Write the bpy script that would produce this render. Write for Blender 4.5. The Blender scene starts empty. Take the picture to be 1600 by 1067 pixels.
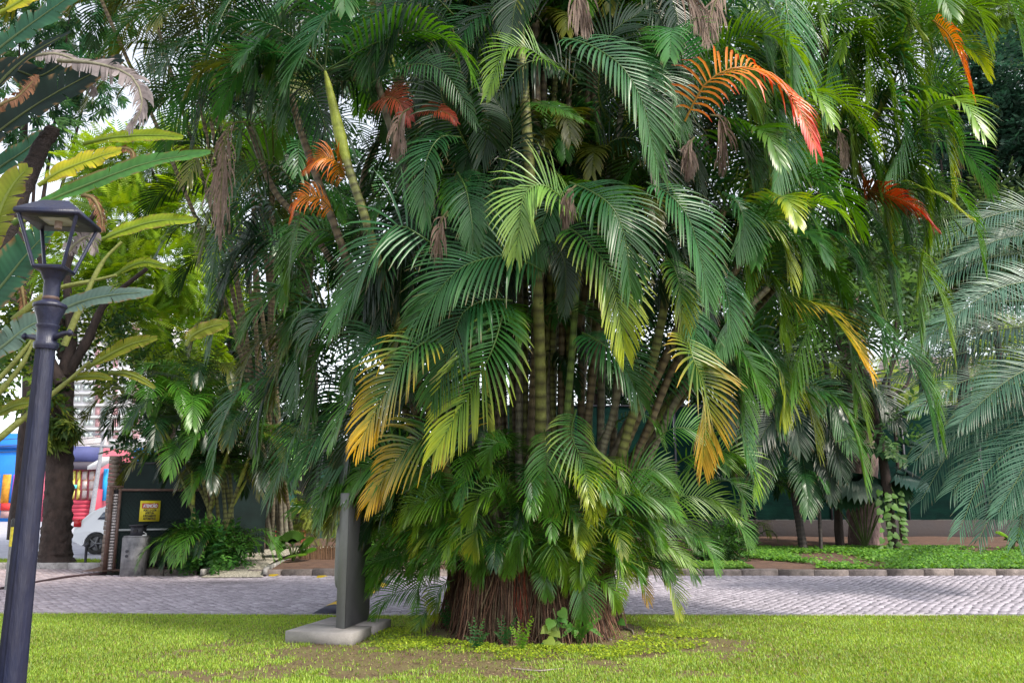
import bpy, math, random
import numpy as np
from mathutils import Vector, Matrix

# ---------------------------------------------------------------- camera, world, sun
C = bpy.context.scene.collection
scn = bpy.context.scene
F = 1310.0
PITCH = math.radians(10.6)
CAM_H = 1.6
cam = bpy.data.cameras.new('camera')
cam.sensor_width = 36.0
cam.lens = 36.0 * F / 1600.0
cam.clip_end = 2000
camo = bpy.data.objects.new('camera', cam)
C.objects.link(camo)
camo.location = (0, 0, CAM_H)
camo.rotation_euler = (math.pi / 2 + PITCH, 0, 0)
scn.camera = camo

SUN_EL, SUN_AZ = math.radians(48), math.radians(128)
world = bpy.data.worlds.new('World')
scn.world = world
world.use_nodes = True
wn, wl = world.node_tree.nodes, world.node_tree.links
sky = wn.new('ShaderNodeTexSky')
sky.sky_type = 'NISHITA'
sky.sun_disc = False
sky.sun_elevation = SUN_EL
sky.sun_rotation = SUN_AZ
sky.dust_density = 1.0
sky.air_density = 1.0
hs = wn.new('ShaderNodeHueSaturation')
hs.inputs['Saturation'].default_value = 0.3
hs.inputs['Value'].default_value = 1.55
bgn = wn['Background']
bgn.inputs['Strength'].default_value = 0.15
wl.new(sky.outputs[0], hs.inputs['Color'])
wl.new(hs.outputs[0], bgn.inputs['Color'])

sun = bpy.data.lights.new('sun', 'SUN')
sun.energy = 2.8
sun.angle = math.radians(7)
sun.color = (1.0, 0.93, 0.8)
suno = bpy.data.objects.new('sun', sun)
C.objects.link(suno)
sd = Vector((math.cos(SUN_EL) * math.sin(SUN_AZ), math.cos(SUN_EL) * math.cos(SUN_AZ), math.sin(SUN_EL)))
suno.rotation_euler = (-sd).to_track_quat('-Z', 'Y').to_euler()

scn.view_settings.view_transform = 'Standard'
scn.view_settings.look = 'None'
scn.view_settings.exposure = 0.72
scn.view_settings.gamma = 1
scn.view_settings.use_curve_mapping = False
scn.cycles.max_bounces = 6
scn.cycles.diffuse_bounces = 2
scn.cycles.transmission_bounces = 4
scn.cycles.use_denoising = True

rng = np.random.default_rng(7)
random.seed(7)
CP, SP = math.cos(PITCH), math.sin(PITCH)

def P(x, y, Y):
    """world point seen at photograph pixel (x, y) at depth Y"""
    xc, yc = (x - 800) / F, (533.5 - y) / F
    t = Y / (CP - yc * SP)
    return Vector((xc * t, Y, CAM_H + t * (SP + yc * CP)))

def G(x, y, z=0.0):
    xc, yc = (x - 800) / F, (533.5 - y) / F
    t = (z - CAM_H) / (SP + yc * CP)
    return Vector((xc * t, t * (CP - yc * SP), z))

# ---------------------------------------------------------------- materials
MATS = {}
def mat(name, color=(0.5, 0.5, 0.5), rough=0.8, noise=0.0, scale=8.0, bump=0.0, metal=0.0, attr=False, trans=0.0,
        spec=0.5, color2=None, stretch=None, bscale=None):
    if name in MATS:
        return MATS[name]
    m = bpy.data.materials.new(name)
    m.use_nodes = True
    n, l = m.node_tree.nodes, m.node_tree.links
    b = n['Principled BSDF']
    b.inputs['Roughness'].default_value = rough
    b.inputs['Metallic'].default_value = metal
    b.inputs['Specular IOR Level'].default_value = spec
    b.inputs['Base Color'].default_value = (*color, 1)
    src = None
    tc = n.new('ShaderNodeTexCoord')
    mp = n.new('ShaderNodeMapping')
    if stretch:
        mp.inputs['Scale'].default_value = stretch
    l.new(tc.outputs['Object'], mp.inputs[0])
    if attr:
        a = n.new('ShaderNodeAttribute')
        a.attribute_name = 'col'
        src = a.outputs['Color']
    if noise > 0:
        t = n.new('ShaderNodeTexNoise')
        t.inputs['Scale'].default_value = scale
        t.inputs['Detail'].default_value = 6
        t.inputs['Roughness'].default_value = 0.65
        l.new(mp.outputs[0], t.inputs['Vector'])
        r = n.new('ShaderNodeMapRange')
        r.inputs[1].default_value = 0.3
        r.inputs[2].default_value = 0.7
        l.new(t.outputs[0], r.inputs[0])
        mx = n.new('ShaderNodeMix')
        mx.data_type = 'RGBA'
        if color2 is not None:
            l.new(r.outputs[0], mx.inputs[0])
            if src: l.new(src, mx.inputs[6])
            else: mx.inputs[6].default_value = (*color, 1)
            mx.inputs[7].default_value = (*color2, 1)
        else:
            mx.blend_type = 'MULTIPLY'
            mx.inputs[0].default_value = 1.0
            r.inputs[3].default_value = 1 - noise
            r.inputs[4].default_value = 1 + noise * 0.6
            if src: l.new(src, mx.inputs[6])
            else: mx.inputs[6].default_value = (*color, 1)
            l.new(r.outputs[0], mx.inputs[7])
        src = mx.outputs[2]
    if src:
        l.new(src, b.inputs['Base Color'])
    if bump > 0:
        t2 = n.new('ShaderNodeTexNoise')
        t2.inputs['Scale'].default_value = bscale or scale * 3
        t2.inputs['Detail'].default_value = 8
        l.new(mp.outputs[0], t2.inputs['Vector'])
        bp = n.new('ShaderNodeBump')
        bp.inputs['Strength'].default_value = min(1, bump)
        bp.inputs['Distance'].default_value = 0.02
        l.new(t2.outputs[0], bp.inputs['Height'])
        l.new(bp.outputs[0], b.inputs['Normal'])
    if trans > 0:
        tr = n.new('ShaderNodeBsdfTranslucent')
        ms = n.new('ShaderNodeMixShader')
        ms.inputs[0].default_value = trans
        hv = n.new('ShaderNodeHueSaturation')
        hv.inputs['Hue'].default_value = 0.485
        hv.inputs['Saturation'].default_value = 1.1
        hv.inputs['Value'].default_value = 1.7
        if src: l.new(src, hv.inputs['Color'])
        else: hv.inputs['Color'].default_value = (*color, 1)
        l.new(hv.outputs[0], tr.inputs['Color'])
        l.new(b.outputs[0], ms.inputs[1])
        l.new(tr.outputs[0], ms.inputs[2])
        l.new(ms.outputs[0], n['Material Output'].inputs['Surface'])
    MATS[name] = m
    return m

M_FROND = mat('palm_leaf', rough=0.33, attr=True, trans=0.26, spec=0.45, noise=0.25, scale=3)
M_LEAF = mat('tree_leaf', rough=0.5, attr=True, trans=0.35, spec=0.3, noise=0.25, scale=2)
M_DRY = mat('dry_leaf', rough=0.9, attr=True, trans=0.15, noise=0.4, scale=12)
M_STEM = mat('palm_stem', rough=0.55, attr=True, noise=0.35, scale=14, bump=0.4, spec=0.35)
M_BARK = mat('bark', (0.04, 0.026, 0.022), 0.92, noise=0.65, scale=7, bump=1.0, bscale=22, stretch=(1, 1, 0.5))
M_BARK2 = mat('pale_bark', (0.2, 0.13, 0.12), 0.92, noise=0.7, scale=12, bump=1.0, bscale=30, stretch=(1, 1, 0.4))
M_ROOT = mat('aerial_root', rough=0.9, attr=True, noise=0.4, scale=20)
M_GRASS = mat('grass_blade', rough=0.5, attr=True, trans=0.35)
M_SETT = mat('granite_sett', rough=0.75, attr=True, noise=0.35, scale=6, bump=0.3, spec=0.4)
M_CONC = mat('concrete', (0.33, 0.31, 0.29), 0.85, noise=0.4, scale=4, bump=0.35, bscale=40)
M_METAL_DK = mat('dark_metal', (0.03, 0.03, 0.04), 0.5, noise=0.3, scale=10)
M_RUST = mat('brown_steel', (0.13, 0.075, 0.06), 0.6, noise=0.5, scale=10, bump=0.2)

# ---------------------------------------------------------------- mesh helpers
def nmesh(name, verts, quads, m, cols=None, tris=None, smooth=False):
    verts = np.asarray(verts, dtype=np.float32).reshape(-1, 3)
    me = bpy.data.meshes.new(name)
    quads = np.zeros((0, 4), np.int32) if quads is None else np.asarray(quads, np.int32).reshape(-1, 4)
    tris = np.zeros((0, 3), np.int32) if tris is None else np.asarray(tris, np.int32).reshape(-1, 3)
    nq, nt = len(quads), len(tris)
    me.vertices.add(len(verts))
    me.vertices.foreach_set('co', verts.ravel())
    me.loops.add(nq * 4 + nt * 3)
    me.loops.foreach_set('vertex_index', np.concatenate([quads.ravel(), tris.ravel()]).astype(np.int32))
    me.polygons.add(nq + nt)
    st = np.concatenate([np.arange(nq) * 4, nq * 4 + np.arange(nt) * 3]).astype(np.int32)
    me.polygons.foreach_set('loop_start', st)
    if smooth:
        me.polygons.foreach_set('use_smooth', np.ones(nq + nt, bool))
    me.update(calc_edges=True)
    if cols is not None:
        ca = me.color_attributes.new('col', 'FLOAT_COLOR', 'POINT')
        c4 = np.ones((len(verts), 4), np.float32)
        c4[:, :3] = cols
        ca.data.foreach_set('color', c4.ravel())
    me.materials.append(m)
    return me

class MB:
    """collects shapes, then links them as ONE mesh object"""
    def __init__(s): s.v, s.q, s.t, s.c, s.n = [], [], [], [], 0
    def add(s, v, q=None, t=None, c=(0.5, 0.5, 0.5)):
        v = np.asarray(v, np.float32).reshape(-1, 3)
        if q is not None and len(q): s.q.append(np.asarray(q, np.int64).reshape(-1, 4) + s.n)
        if t is not None and len(t): s.t.append(np.asarray(t, np.int64).reshape(-1, 3) + s.n)
        c = np.asarray(c, np.float32)
        s.c.append(np.tile(c, (len(v), 1)) if c.ndim == 1 else c)
        s.v.append(v); s.n += len(v)
        return s
    def box(s, p0, p1, c=(0.5, 0.5, 0.5), M=None):
        x0, y0, z0 = p0; x1, y1, z1 = p1
        v = np.array([(x0,y0,z0),(x1,y0,z0),(x1,y1,z0),(x0,y1,z0),(x0,y0,z1),(x1,y0,z1),(x1,y1,z1),(x0,y1,z1)], float)
        if M is not None: v = np.array([M @ Vector(a) for a in v])
        return s.add(v, [(0,3,2,1),(4,5,6,7),(0,1,5,4),(1,2,6,5),(2,3,7,6),(3,0,4,7)], c=c)
    def tube(s, pts, rad, n=8, c=(0.5, 0.5, 0.5), cap=True, flute=0.0):
        pts = np.asarray([tuple(p) for p in pts], float); k = len(pts)
        rad = np.broadcast_to(np.asarray(rad, float), (k,))
        T = np.gradient(pts, axis=0); T /= np.linalg.norm(T, axis=1, keepdims=True) + 1e-9
        ref = np.array([0.0, 1.0, 0.0]) if abs(T[:, 1]).mean() < 0.8 else np.array([1.0, 0, 0])
        A = np.cross(T, ref); A /= np.linalg.norm(A, axis=1, keepdims=True) + 1e-9
        B = np.cross(T, A)
        th = np.arange(n) * 2 * math.pi / n
        fl = 1 - flute * (np.arange(n) % 2)
        ring = (A[:, None] * (np.cos(th) * fl)[None, :, None] + B[:, None] * (np.sin(th) * fl)[None, :, None]) * rad[:, None, None]
        v = (pts[:, None] + ring).reshape(-1, 3)
        i = np.arange(k - 1)[:, None] * n; j = np.arange(n)[None]; j2 = (j + 1) % n
        q = np.stack([i + j, i + j2, i + n + j2, i + n + j], -1).reshape(-1, 4)
        c = np.asarray(c, float)
        cc = np.repeat(c, n, axis=0) if c.ndim == 2 else c
        s.add(v, q, c=cc)
        if cap:
            for e, o in ((0, 0), (k - 1, (k - 1) * n)):
                vv = np.vstack([v[o:o + n], pts[e]])
                s.add(vv, None, [(a, (a + 1) % n, n) for a in range(n)], c=(cc[0] if c.ndim == 2 else cc))
        return s
    def lathe(s, prof, cx, cy, n=16, c=(0.5, 0.5, 0.5), flute=0.0):
        return s.tube([(cx, cy, z) for r, z in prof], [max(r, 1e-3) for r, z in prof], n, c, True, flute)
    def build(s, name, m, parent=None, smooth=False, loc=None, attr=True, kind=None):
        v = np.concatenate(s.v)
        if parent is not None:
            v = v - np.array(parent['_o'], np.float32)
        elif loc is not None:
            v = v - np.array(tuple(loc), np.float32)
        me = nmesh(name, v, np.concatenate(s.q) if s.q else None, m, np.concatenate(s.c) if attr else None,
                   np.concatenate(s.t) if s.t else None, smooth)
        o = bpy.data.objects.new(name, me)
        C.objects.link(o)
        if parent is not None:
            o.parent = parent; o['_o'] = parent['_o']
        else:
            L = tuple(loc) if loc is not None else (0, 0, 0)
            o.location = L; o['_o'] = L
        if kind: o['kind'] = kind
        return o

def tag(o, label=None, cat=None, group=None, kind=None):
    if label: o['label'] = label
    if cat: o['category'] = cat
    if group: o['group'] = group
    if kind: o['kind'] = kind
    return o

def thing(name, loc, label, cat, group=None):
    o = bpy.data.objects.new(name, None)
    o.empty_display_size = 0.2
    C.objects.link(o)
    o.location = tuple(loc); o['_o'] = tuple(loc)
    return tag(o, label, cat, group)

def bez(pts, k):
    """smooth curve through control points (Catmull-Rom)"""
    p = np.asarray([tuple(a) for a in pts], float)
    if len(p) == 2:
        return p[0] + (p[1] - p[0]) * np.linspace(0, 1, k)[:, None]
    p = np.vstack([2 * p[0] - p[1], p, 2 * p[-1] - p[-2]])
    n = len(p) - 3
    u = np.linspace(0, n - 1e-6, k)
    i = u.astype(int); f = (u - i)[:, None]
    a, b, c, d = p[i], p[i + 1], p[i + 2], p[i + 3]
    return 0.5 * (2 * b + (c - a) * f + (2 * a - 5 * b + 4 * c - d) * f ** 2 + (3 * b - a - 3 * c + d) * f ** 3)

def nrm(a): return a / (np.linalg.norm(a, axis=-1, keepdims=True) + 1e-9)

GREENS = {
    'teal': ((0.014, 0.080, 0.024), (0.045, 0.14, 0.018)),
    'green': ((0.03, 0.125, 0.016), (0.09, 0.22, 0.014)),
    'dark': ((0.004, 0.025, 0.007), (0.010, 0.04, 0.006)),  # near black: shade inside the crowns put into the leaf colour
    'lime': ((0.07, 0.2, 0.012), (0.2, 0.33, 0.015)),
    'pale': ((0.11, 0.24, 0.05), (0.24, 0.34, 0.06)),
    'yellowtip': ((0.04, 0.13, 0.025), (0.62, 0.38, 0.02)),
    'yellow': ((0.13, 0.21, 0.02), (0.62, 0.36, 0.04)),
    'limetip': ((0.035, 0.14, 0.022), (0.33, 0.38, 0.02)),
    'orange': ((0.55, 0.20, 0.01), (0.7, 0.12, 0.015)),
    'orangered': ((0.62, 0.2, 0.01), (0.66, 0.06, 0.05)),
    'red': ((0.30, 0.07, 0.02), (0.28, 0.03, 0.02)),
    'olive': ((0.025, 0.05, 0.008), (0.12, 0.12, 0.01)),
    'dry': ((0.19, 0.13, 0.10), (0.24, 0.18, 0.15)),
    'blue': ((0.030, 0.135, 0.048), (0.08, 0.21, 0.04)),
}

def frond(mb, ctrl, L, pal, n=40, w=0.032, up=(0, -0.7, 0.7), grav=0.7, vlift=0.35, a0=75, a1=22, pet=0.14, fold=True,
          seg=4, prof=None, r0=0.014, jit=0.028, stalkcol=None, tipw=0.12, tear=0.0, onside=(1, -1)):
    """pinnate frond: rachis through ctrl; leaflets of length L (m) that leave it on both sides and bend with gravity"""
    K = 96
    cur = bez(ctrl, K)
    d = np.r_[0, np.cumsum(np.linalg.norm(np.diff(cur, axis=0), axis=1))]; d /= d[-1]
    ts = pet + (1 - pet) * (np.arange(n) / (n - 1.0)) ** 0.95
    T = nrm(np.gradient(cur, axis=0))
    pos = np.stack([np.interp(ts, d, cur[:, i]) for i in range(3)], -1)
    tan = nrm(np.stack([np.interp(ts, d, T[:, i]) for i in range(3)], -1))
    upv = np.asarray(up, float)
    Nn = nrm(upv - tan * (tan @ upv)[:, None])
    S = np.cross(tan, Nn)
    u = (ts - pet) / (1 - pet)
    pr = (np.minimum(1, 0.55 + 1.6 * u) * (1 - 0.62 * u ** 2.2)) if prof is None else prof(u)
    c0, c1 = (np.array(x) for x in GREENS[pal])
    V, Q, Cc = [], [], []
    kk = np.linspace(0, 1, seg + 1)
    bri = rng.uniform(0.8, 1.25)
    for sg in onside:
        ang = np.radians(a0 + (a1 - a0) * u ** 1.1) + rng.normal(0, jit, n)
        lift = vlift + rng.normal(0, 0.045, n)
        side = S * (sg * np.cos(lift))[:, None] + Nn * np.sin(lift)[:, None]
        D = np.cos(ang)[:, None] * tan + np.sin(ang)[:, None] * side
        Lf = L * pr * rng.uniform(0.95, 1.03, n)
        bad = rng.random(n) < .05
        Lf = np.where(bad, Lf * rng.uniform(.3, .9, n), Lf)
        P0 = pos + tan * rng.normal(0, 0.004, n)[:, None]
        pts = [P0]; dirs = [D]
        dcur = D; p = P0
        g = grav * rng.uniform(0.9, 1.12, n) + np.where(rng.random(n) < .04, 1.3, 0)
        for k in range(1, seg + 1):
            dcur = nrm(dcur + np.array([0, 0, -1.0]) * (g * 1.1 * (k / seg) / seg * 2)[:, None])
            p = p + dcur * (Lf / seg)[:, None]
            pts.append(p); dirs.append(dcur)
        pts = np.stack(pts, 1); dirs = np.stack(dirs, 1)       # n, seg+1, 3
        B = nrm(tan[:, None] - dirs * np.sum(dirs * tan[:, None], -1, keepdims=True))
        wd = w * np.interp(kk, [0, 0.15, 0.5, 0.8, 1], [0.45, 0.9, 1, 0.7, tipw])
        wd = wd[None, :] * (0.6 + 0.4 * pr)[:, None]
        if fold:
            nb = nrm(np.cross(dirs, B)) * sg
            rows = np.stack([pts - B * wd[..., None] / 2, pts + nb * wd[..., None] * 0.18 * np.sign((nb * Nn[:, None]).sum(-1, keepdims=True) + 1e-6) * -1,
                             pts + B * wd[..., None] / 2], 2)
            m_ = 3
        else:
            rows = np.stack([pts - B * wd[..., None] / 2, pts + B * wd[..., None] / 2], 2)
            m_ = 2
        base = (np.arange(n)[:, None, None] * (seg + 1) * m_ + np.arange(seg)[None, :, None] * m_ + np.arange(m_ - 1)[None, None])
        q = np.stack([base, base + 1, base + m_ + 1, base + m_], -1).reshape(-1, 4)
        tipf = np.clip(0.55 * u[:, None] ** 1.5 + 0.55 * kk[None] ** 2 + rng.normal(0, 0.06, n)[:, None], 0, 1)
        if pal in ('yellowtip', 'yellow', 'limetip', 'orangered'):
            tipf = np.clip((tipf - 0.14) * 1.7, 0, 1)
        col = c0 + (c1 - c0) * tipf[..., None]
        col = col * (bri * rng.uniform(0.9, 1.1, n))[:, None, None]
        bt_ = (rng.random(n) < .22)[:, None, None] & (kk[None, :, None] > .85)
        col = np.where(bt_, np.array([.16, .11, .045]), col)
        col = np.repeat(col[:, :, None], m_, 2)
        if tear > 0:
            pass
        V.append(rows.reshape(-1, 3)); Cc.append(col.reshape(-1, 3)); Q.append(q)
    for v, q, c in zip(V, Q, Cc):
        mb.add(v, q, c=c)
    sc = np.array(stalkcol if stalkcol is not None else (c0 * 0.5 + np.array([0.09, 0.13, 0.02]) * 0.7))
    rp = cur[::8] if fold else cur[::12]
    rp = np.vstack([rp, cur[-1]])
    mb.tube(rp, np.linspace(r0, r0 * 0.2, len(rp)), 5 if fold else 3, sc, cap=False)

def bar(mb, a, b, r, c=(0.5,)*3, n=6):
    mb.tube([a, b], r, n, c)

# ---------------------------------------------------------------- ground and setting
def sheet(name, poly, z, m, zf=None):
    mb = MB()
    vs = [(x, y, z if zf is None else zf(x, y)) for x, y in poly]
    me = bpy.data.meshes.new(name)
    me.from_pydata(vs, [], [list(range(len(vs)))])
    me.materials.append(m)
    o = bpy.data.objects.new(name, me); C.objects.link(o); o['kind'] = 'structure'
    return o

M_SOIL = mat('soil', (0.16, 0.085, 0.055), 0.95, noise=0.5, scale=5, bump=0.8, bscale=30, color2=(0.07, 0.04, 0.03))
M_LAWN = mat('lawn_soil', (0.15, 0.14, 0.04), 0.95, noise=0.6, scale=3, bump=0.8, bscale=50, color2=(0.13, 0.075, 0.045))
M_ASPH = mat('street_asphalt', (0.42, 0.41, 0.47), 0.85, noise=0.25, scale=2, bump=0.2)
M_PAVE = mat('driveway_bed', (0.24, 0.2, 0.22), 0.95, noise=0.4, scale=10)
M_GROUND = mat('ground_earth', (0.12, 0.12, 0.08), 0.95, noise=0.4, scale=0.3)

EDGE = [(-16, 12.45), (-6, 12.35), (-2, 12.15), (1.5, 12.2), (6, 12.15), (18, 12.15)]     # lawn / driveway edge
def edgeY(x): return float(np.interp(x, [e[0] for e in EDGE], [e[1] for e in EDGE]))
KY = 18.3                                                       # far kerb
sheet('ground', [(-600, -100), (600, -100), (600, 1500), (-600, 1500)], -0.03, M_GROUND)
sheet('lawn', [(-16, 1.0)] + [(18, 1.0)] + EDGE[::-1], 0.0, M_LAWN)
sheet('driveway', EDGE + [(18, KY), (-9.0, KY), (-9.6, 20.1), (-30, 20.1), (-30, 13.3)], -0.012, M_PAVE)
sheet('street', [(-60, 21.6), (-9.0, 21.6), (-9.0, 62), (-60, 62)], -0.016, M_ASPH)
sheet('street_pavement', [(-60, 20.1), (-14.8, 20.1), (-14.8, 21.6), (-60, 21.6)], -0.008, M_CONC)

# granite setts of the driveway, laid in wavy courses
def setts():
    mb_v, mb_c = [], []
    y = 13.02; r = 0
    X0, X1 = -14.5, 14.0
    vs = []; cs = []
    cw = 0.15
    rows = int((20.1 - 11.9) / 0.105)
    for r in range(rows):
        y = 11.95 + r * 0.105
        n = int((X1 - X0) / cw)
        xs = X0 + (np.arange(n) + (0.5 if r % 2 else 0)) * cw + rng.normal(0, 0.008, n)
        yc = y + 0.05 * np.sin(xs * 0.9 + r * 0.13) + 0.02 * np.sin(xs * 2.7) + rng.normal(0, 0.006, n)
        ey = np.interp(xs, [e[0] for e in EDGE], [e[1] for e in EDGE])
        lim = np.where(xs < -9.3, 20.0, KY - 0.02)
        ok = (yc > ey + 0.07) & (yc < lim)
        xs, yc = xs[ok], yc[ok]
        if len(xs): vs.append(np.stack([xs, yc, np.zeros_like(xs)], -1))
    c = np.concatenate(vs); n = len(c)
    hx = 0.074 * rng.uniform(0.88, 1.0, n); hy = 0.051 * rng.uniform(0.85, 1.0, n)
    # ruts: the surface rolls gently
    zt = 0.006 + 0.004 * rng.random(n) + 0.005 * np.sin(c[:, 0] * 0.7 + c[:, 1] * 3.1)
    tilt = rng.normal(0, 0.022, (n, 2))
    corners = np.array([(-1, -1), (1, -1), (1, 1), (-1, 1)], float)
    top = np.zeros((n, 4, 3)); bot = np.zeros((n, 4, 3))
    for k, (sx, sy) in enumerate(corners):
        jx, jy = rng.uniform(0.85, 1.0, n), rng.uniform(0.85, 1.0, n)
        top[:, k, 0] = c[:, 0] + sx * hx * 0.92 * jx; top[:, k, 1] = c[:, 1] + sy * hy * 0.88 * jy
        top[:, k, 2] = zt + sx * tilt[:, 0] * hx + sy * tilt[:, 1] * hy
        bot[:, k, 0] = c[:, 0] + sx * hx; bot[:, k, 1] = c[:, 1] + sy * hy; bot[:, k, 2] = -0.02
    v = np.concatenate([top, bot], 1).reshape(-1, 3)
    b = np.arange(n)[:, None] * 8
    q = np.concatenate([b + np.array([0, 1, 2, 3])] + [b + np.array([4 + i, 4 + (i + 1) % 4, (i + 1) % 4, i]) for i in range(4)], 0)
    pat = 0.5 + 0.5 * np.sin(c[:, 0] * 0.5 + 1.0) * np.sin(c[:, 1] * 1.3)
    bright = rng.uniform(0.75, 1.12, n) * (0.92 + 0.12 * pat)
    # dirt stain patch near the path
    st = np.exp(-(((c[:, 0] + 5.6) / 1.0) ** 2 + ((c[:, 1] - 16.9) / 0.35) ** 2))
    bright *= 1 - 0.45 * st
    left = np.clip((-c[:, 0] - 3) / 8, 0, 1)[:, None]
    col = (np.array([0.41, 0.37, 0.42]) * (1 - left) + np.array([0.43, 0.345, 0.36]) * left) * bright[:, None]  # lilac cast of the sky's bounce light is put into the stone colour
    mb = MB(); mb.add(v, q, c=np.repeat(col, 8, 0))
    o = mb.build('driveway_setts', M_SETT, kind='stuff')
    tag(o, 'pale granite setts, tinted lilac for sky bounce, laid in wavy courses across the driveway', 'cobblestones')
setts()

# concrete lip between lawn and driveway
def strip(name, pts, wdt, h, m, z0=-0.02, kind='structure'):
    mb = MB()
    for (a, b) in zip(pts[:-1], pts[1:]):
        a = Vector((*a, 0)); b = Vector((*b, 0)); t = (b - a).normalized(); s = Vector((-t.y, t.x, 0)) * wdt / 2
        v = [a - s, b - s, b + s, a + s]
        vv = [(p.x, p.y, z0) for p in v] + [(p.x, p.y, z0 + h) for p in v]
        mb.add(vv, [(0,3,2,1),(4,5,6,7),(0,1,5,4),(1,2,6,5),(2,3,7,6),(3,0,4,7)])
    o = mb.build(name, m); o['kind'] = kind
    return o
strip('lawn_edging', [(x, y + 0.03) for x, y in EDGE], 0.07, 0.035, M_CONC)

# kerbs of separate stones
def kerb(pts, h, name='kerb', wid=0.16, ln=0.8, col=(0.2, 0.165, 0.15)):
    root = bpy.data.objects.new(name, None); C.objects.link(root)
    root.location = (pts[0][0], pts[0][1], 0); root['_o'] = (pts[0][0], pts[0][1], 0.0); root['kind'] = 'structure'
    m = mat('kerb_stone', rough=0.9, attr=True, noise=0.55, scale=5, bump=0.8, bscale=25)
    cur = bez([(*p, 0) for p in pts], 400)
    d = np.r_[0, np.cumsum(np.linalg.norm(np.diff(cur, axis=0), axis=1))]
    s = 0.0
    while s < d[-1] - 0.2:
        l_ = ln * random.uniform(0.8, 1.15)
        a = np.array([np.interp(s + 0.008, d, cur[:, i]) for i in range(3)])
        b = np.array([np.interp(min(s + l_ - 0.008, d[-1]), d, cur[:, i]) for i in range(3)])
        t = nrm(b - a); sd_ = np.array([-t[1], t[0], 0]) * wid / 2
        z0, z1 = -0.05, h + random.uniform(-0.012, 0.012)
        off = sd_ * random.uniform(-0.15, 0.15)
        vb = [a - sd_, b - sd_, b + sd_, a + sd_]
        ch = 0.015
        vt = [a - sd_ * 0.93 + t * ch * .4, b - sd_ * 0.93 - t * ch * .4, b + sd_ * 0.93 - t * ch * .4, a + sd_ * 0.93 + t * ch * .4]
        vv = [tuple(p + off + np.array([0, 0, z0])) for p in vb] + [tuple(p + off + np.array([0, 0, z1 - ch])) for p in vb] + \
             [tuple(p + off + np.array([0, 0, z1 + random.uniform(-.004, .004)])) for p in vt]
        q = [(4*k+i, 4*k+(i+1) % 4, 4*k+4+(i+1) % 4, 4*k+4+i) for k in (0, 1) for i in range(4)] + [(8, 9, 10, 11)]
        f_ = random.uniform(0.75, 1.2)
        MB().add(vv, q, c=np.array(col) * f_).build('kerb_stone', m, root)
        s += l_
kerb([(-5.6, KY + 0.1), (-2, KY + 0.05), (4, KY + 0.08), (14, KY + 0.1)], 0.13)
kerb([(-8.1, KY + 0.12), (-7.4, KY + 0.1), (-6.65, KY + 0.12)], 0.13)
kerb([(-14.7, 20.25), (-12.3, 20.15), (-9.4, 20.1)], 0.13, col=(0.4, 0.37, 0.36))

# soil beds that rise towards the boundary
def bed(name, x0, x1, y0, y1, z0, z1, m, nx=60, ny=20, amp=0.012, mask=None):
    xs = np.linspace(x0, x1, nx); ys = np.linspace(y0, y1, ny)
    X, Y = np.meshgrid(xs, ys, indexing='ij')
    Z = z0 + (z1 - z0) * (Y - y0) / (y1 - y0) + amp * (np.sin(X * 2.1 + Y) * np.sin(Y * 1.7 + X * .6) + rng.normal(0, 0.25, X.shape))
    v = np.stack([X, Y, Z], -1).reshape(-1, 3)
    i = np.arange(nx - 1)[:, None] * ny + np.arange(ny - 1)[None]
    q = np.stack([i, i + ny, i + ny + 1, i + 1], -1).reshape(-1, 4)
    o = MB().add(v, q).build(name, m, smooth=True); o['kind'] = 'structure'
    return o
def bedz(y): return 0.09 + (0.42 - 0.09) * (y - (KY + 0.15)) / 9.0
bed('planting_bed', -9.2, 26, KY + 0.17, 29.5, 0.08, 0.08 + 0.33 * (29.5 - KY - .15) / 9, M_SOIL, 140, 50)
M_PATCH = mat('street_verge', (0.2, 0.3, 0.04), 0.95, noise=0.6, scale=6, color2=(0.2, 0.13, 0.07))
bed('verge', -14.6, -9.4, 20.2, 21.6, 0.05, 0.07, M_PATCH, 30, 12, 0.01)

# grass
def blades(name, n, sampler, h=(0.02, 0.05), wd=0.006, cols=((0.17, 0.30, 0.02), (0.3, 0.42, 0.03)), label='', cat='grass', zf=None):
    pts = sampler(n); n = len(pts)
    az = rng.uniform(0, 2 * np.pi, n); hh = rng.uniform(*h, n)
    ln = rng.uniform(0.1, 0.9, n) * hh
    dx, dy = np.cos(az), np.sin(az)
    z0 = np.zeros(n) if zf is None else zf(pts)
    a = np.stack([pts[:, 0] - dy * wd, pts[:, 1] + dx * wd, z0], -1)
    b = np.stack([pts[:, 0] + dy * wd, pts[:, 1] - dx * wd, z0], -1)
    t = np.stack([pts[:, 0] + dx * ln, pts[:, 1] + dy * ln, z0 + hh], -1)
    v = np.stack([a, b, t], 1).reshape(-1, 3)
    tr = np.arange(n * 3).reshape(-1, 3)
    mixf = np.clip(rng.normal(0.5, 0.3, n), 0, 1)[:, None]
    big = (0.5 + 0.5 * np.sin(pts[:, 0] * 1.7 + 2 * np.sin(pts[:, 1] * 1.1)) * np.sin(pts[:, 1] * 2.3))[:, None]
    c = np.array(cols[0]) * (1 - mixf) + np.array(cols[1]) * mixf
    c = c * (0.8 + 0.3 * big)
    dryf = (rng.random(n) < 0.07)[:, None]
    c = np.where(dryf, np.array([0.3, 0.24, 0.09]), c)
    o = MB().add(v, None, tr, np.repeat(c, 3, 0)).build(name, M_GRASS, kind='stuff')
    return tag(o, label, cat)

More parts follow.
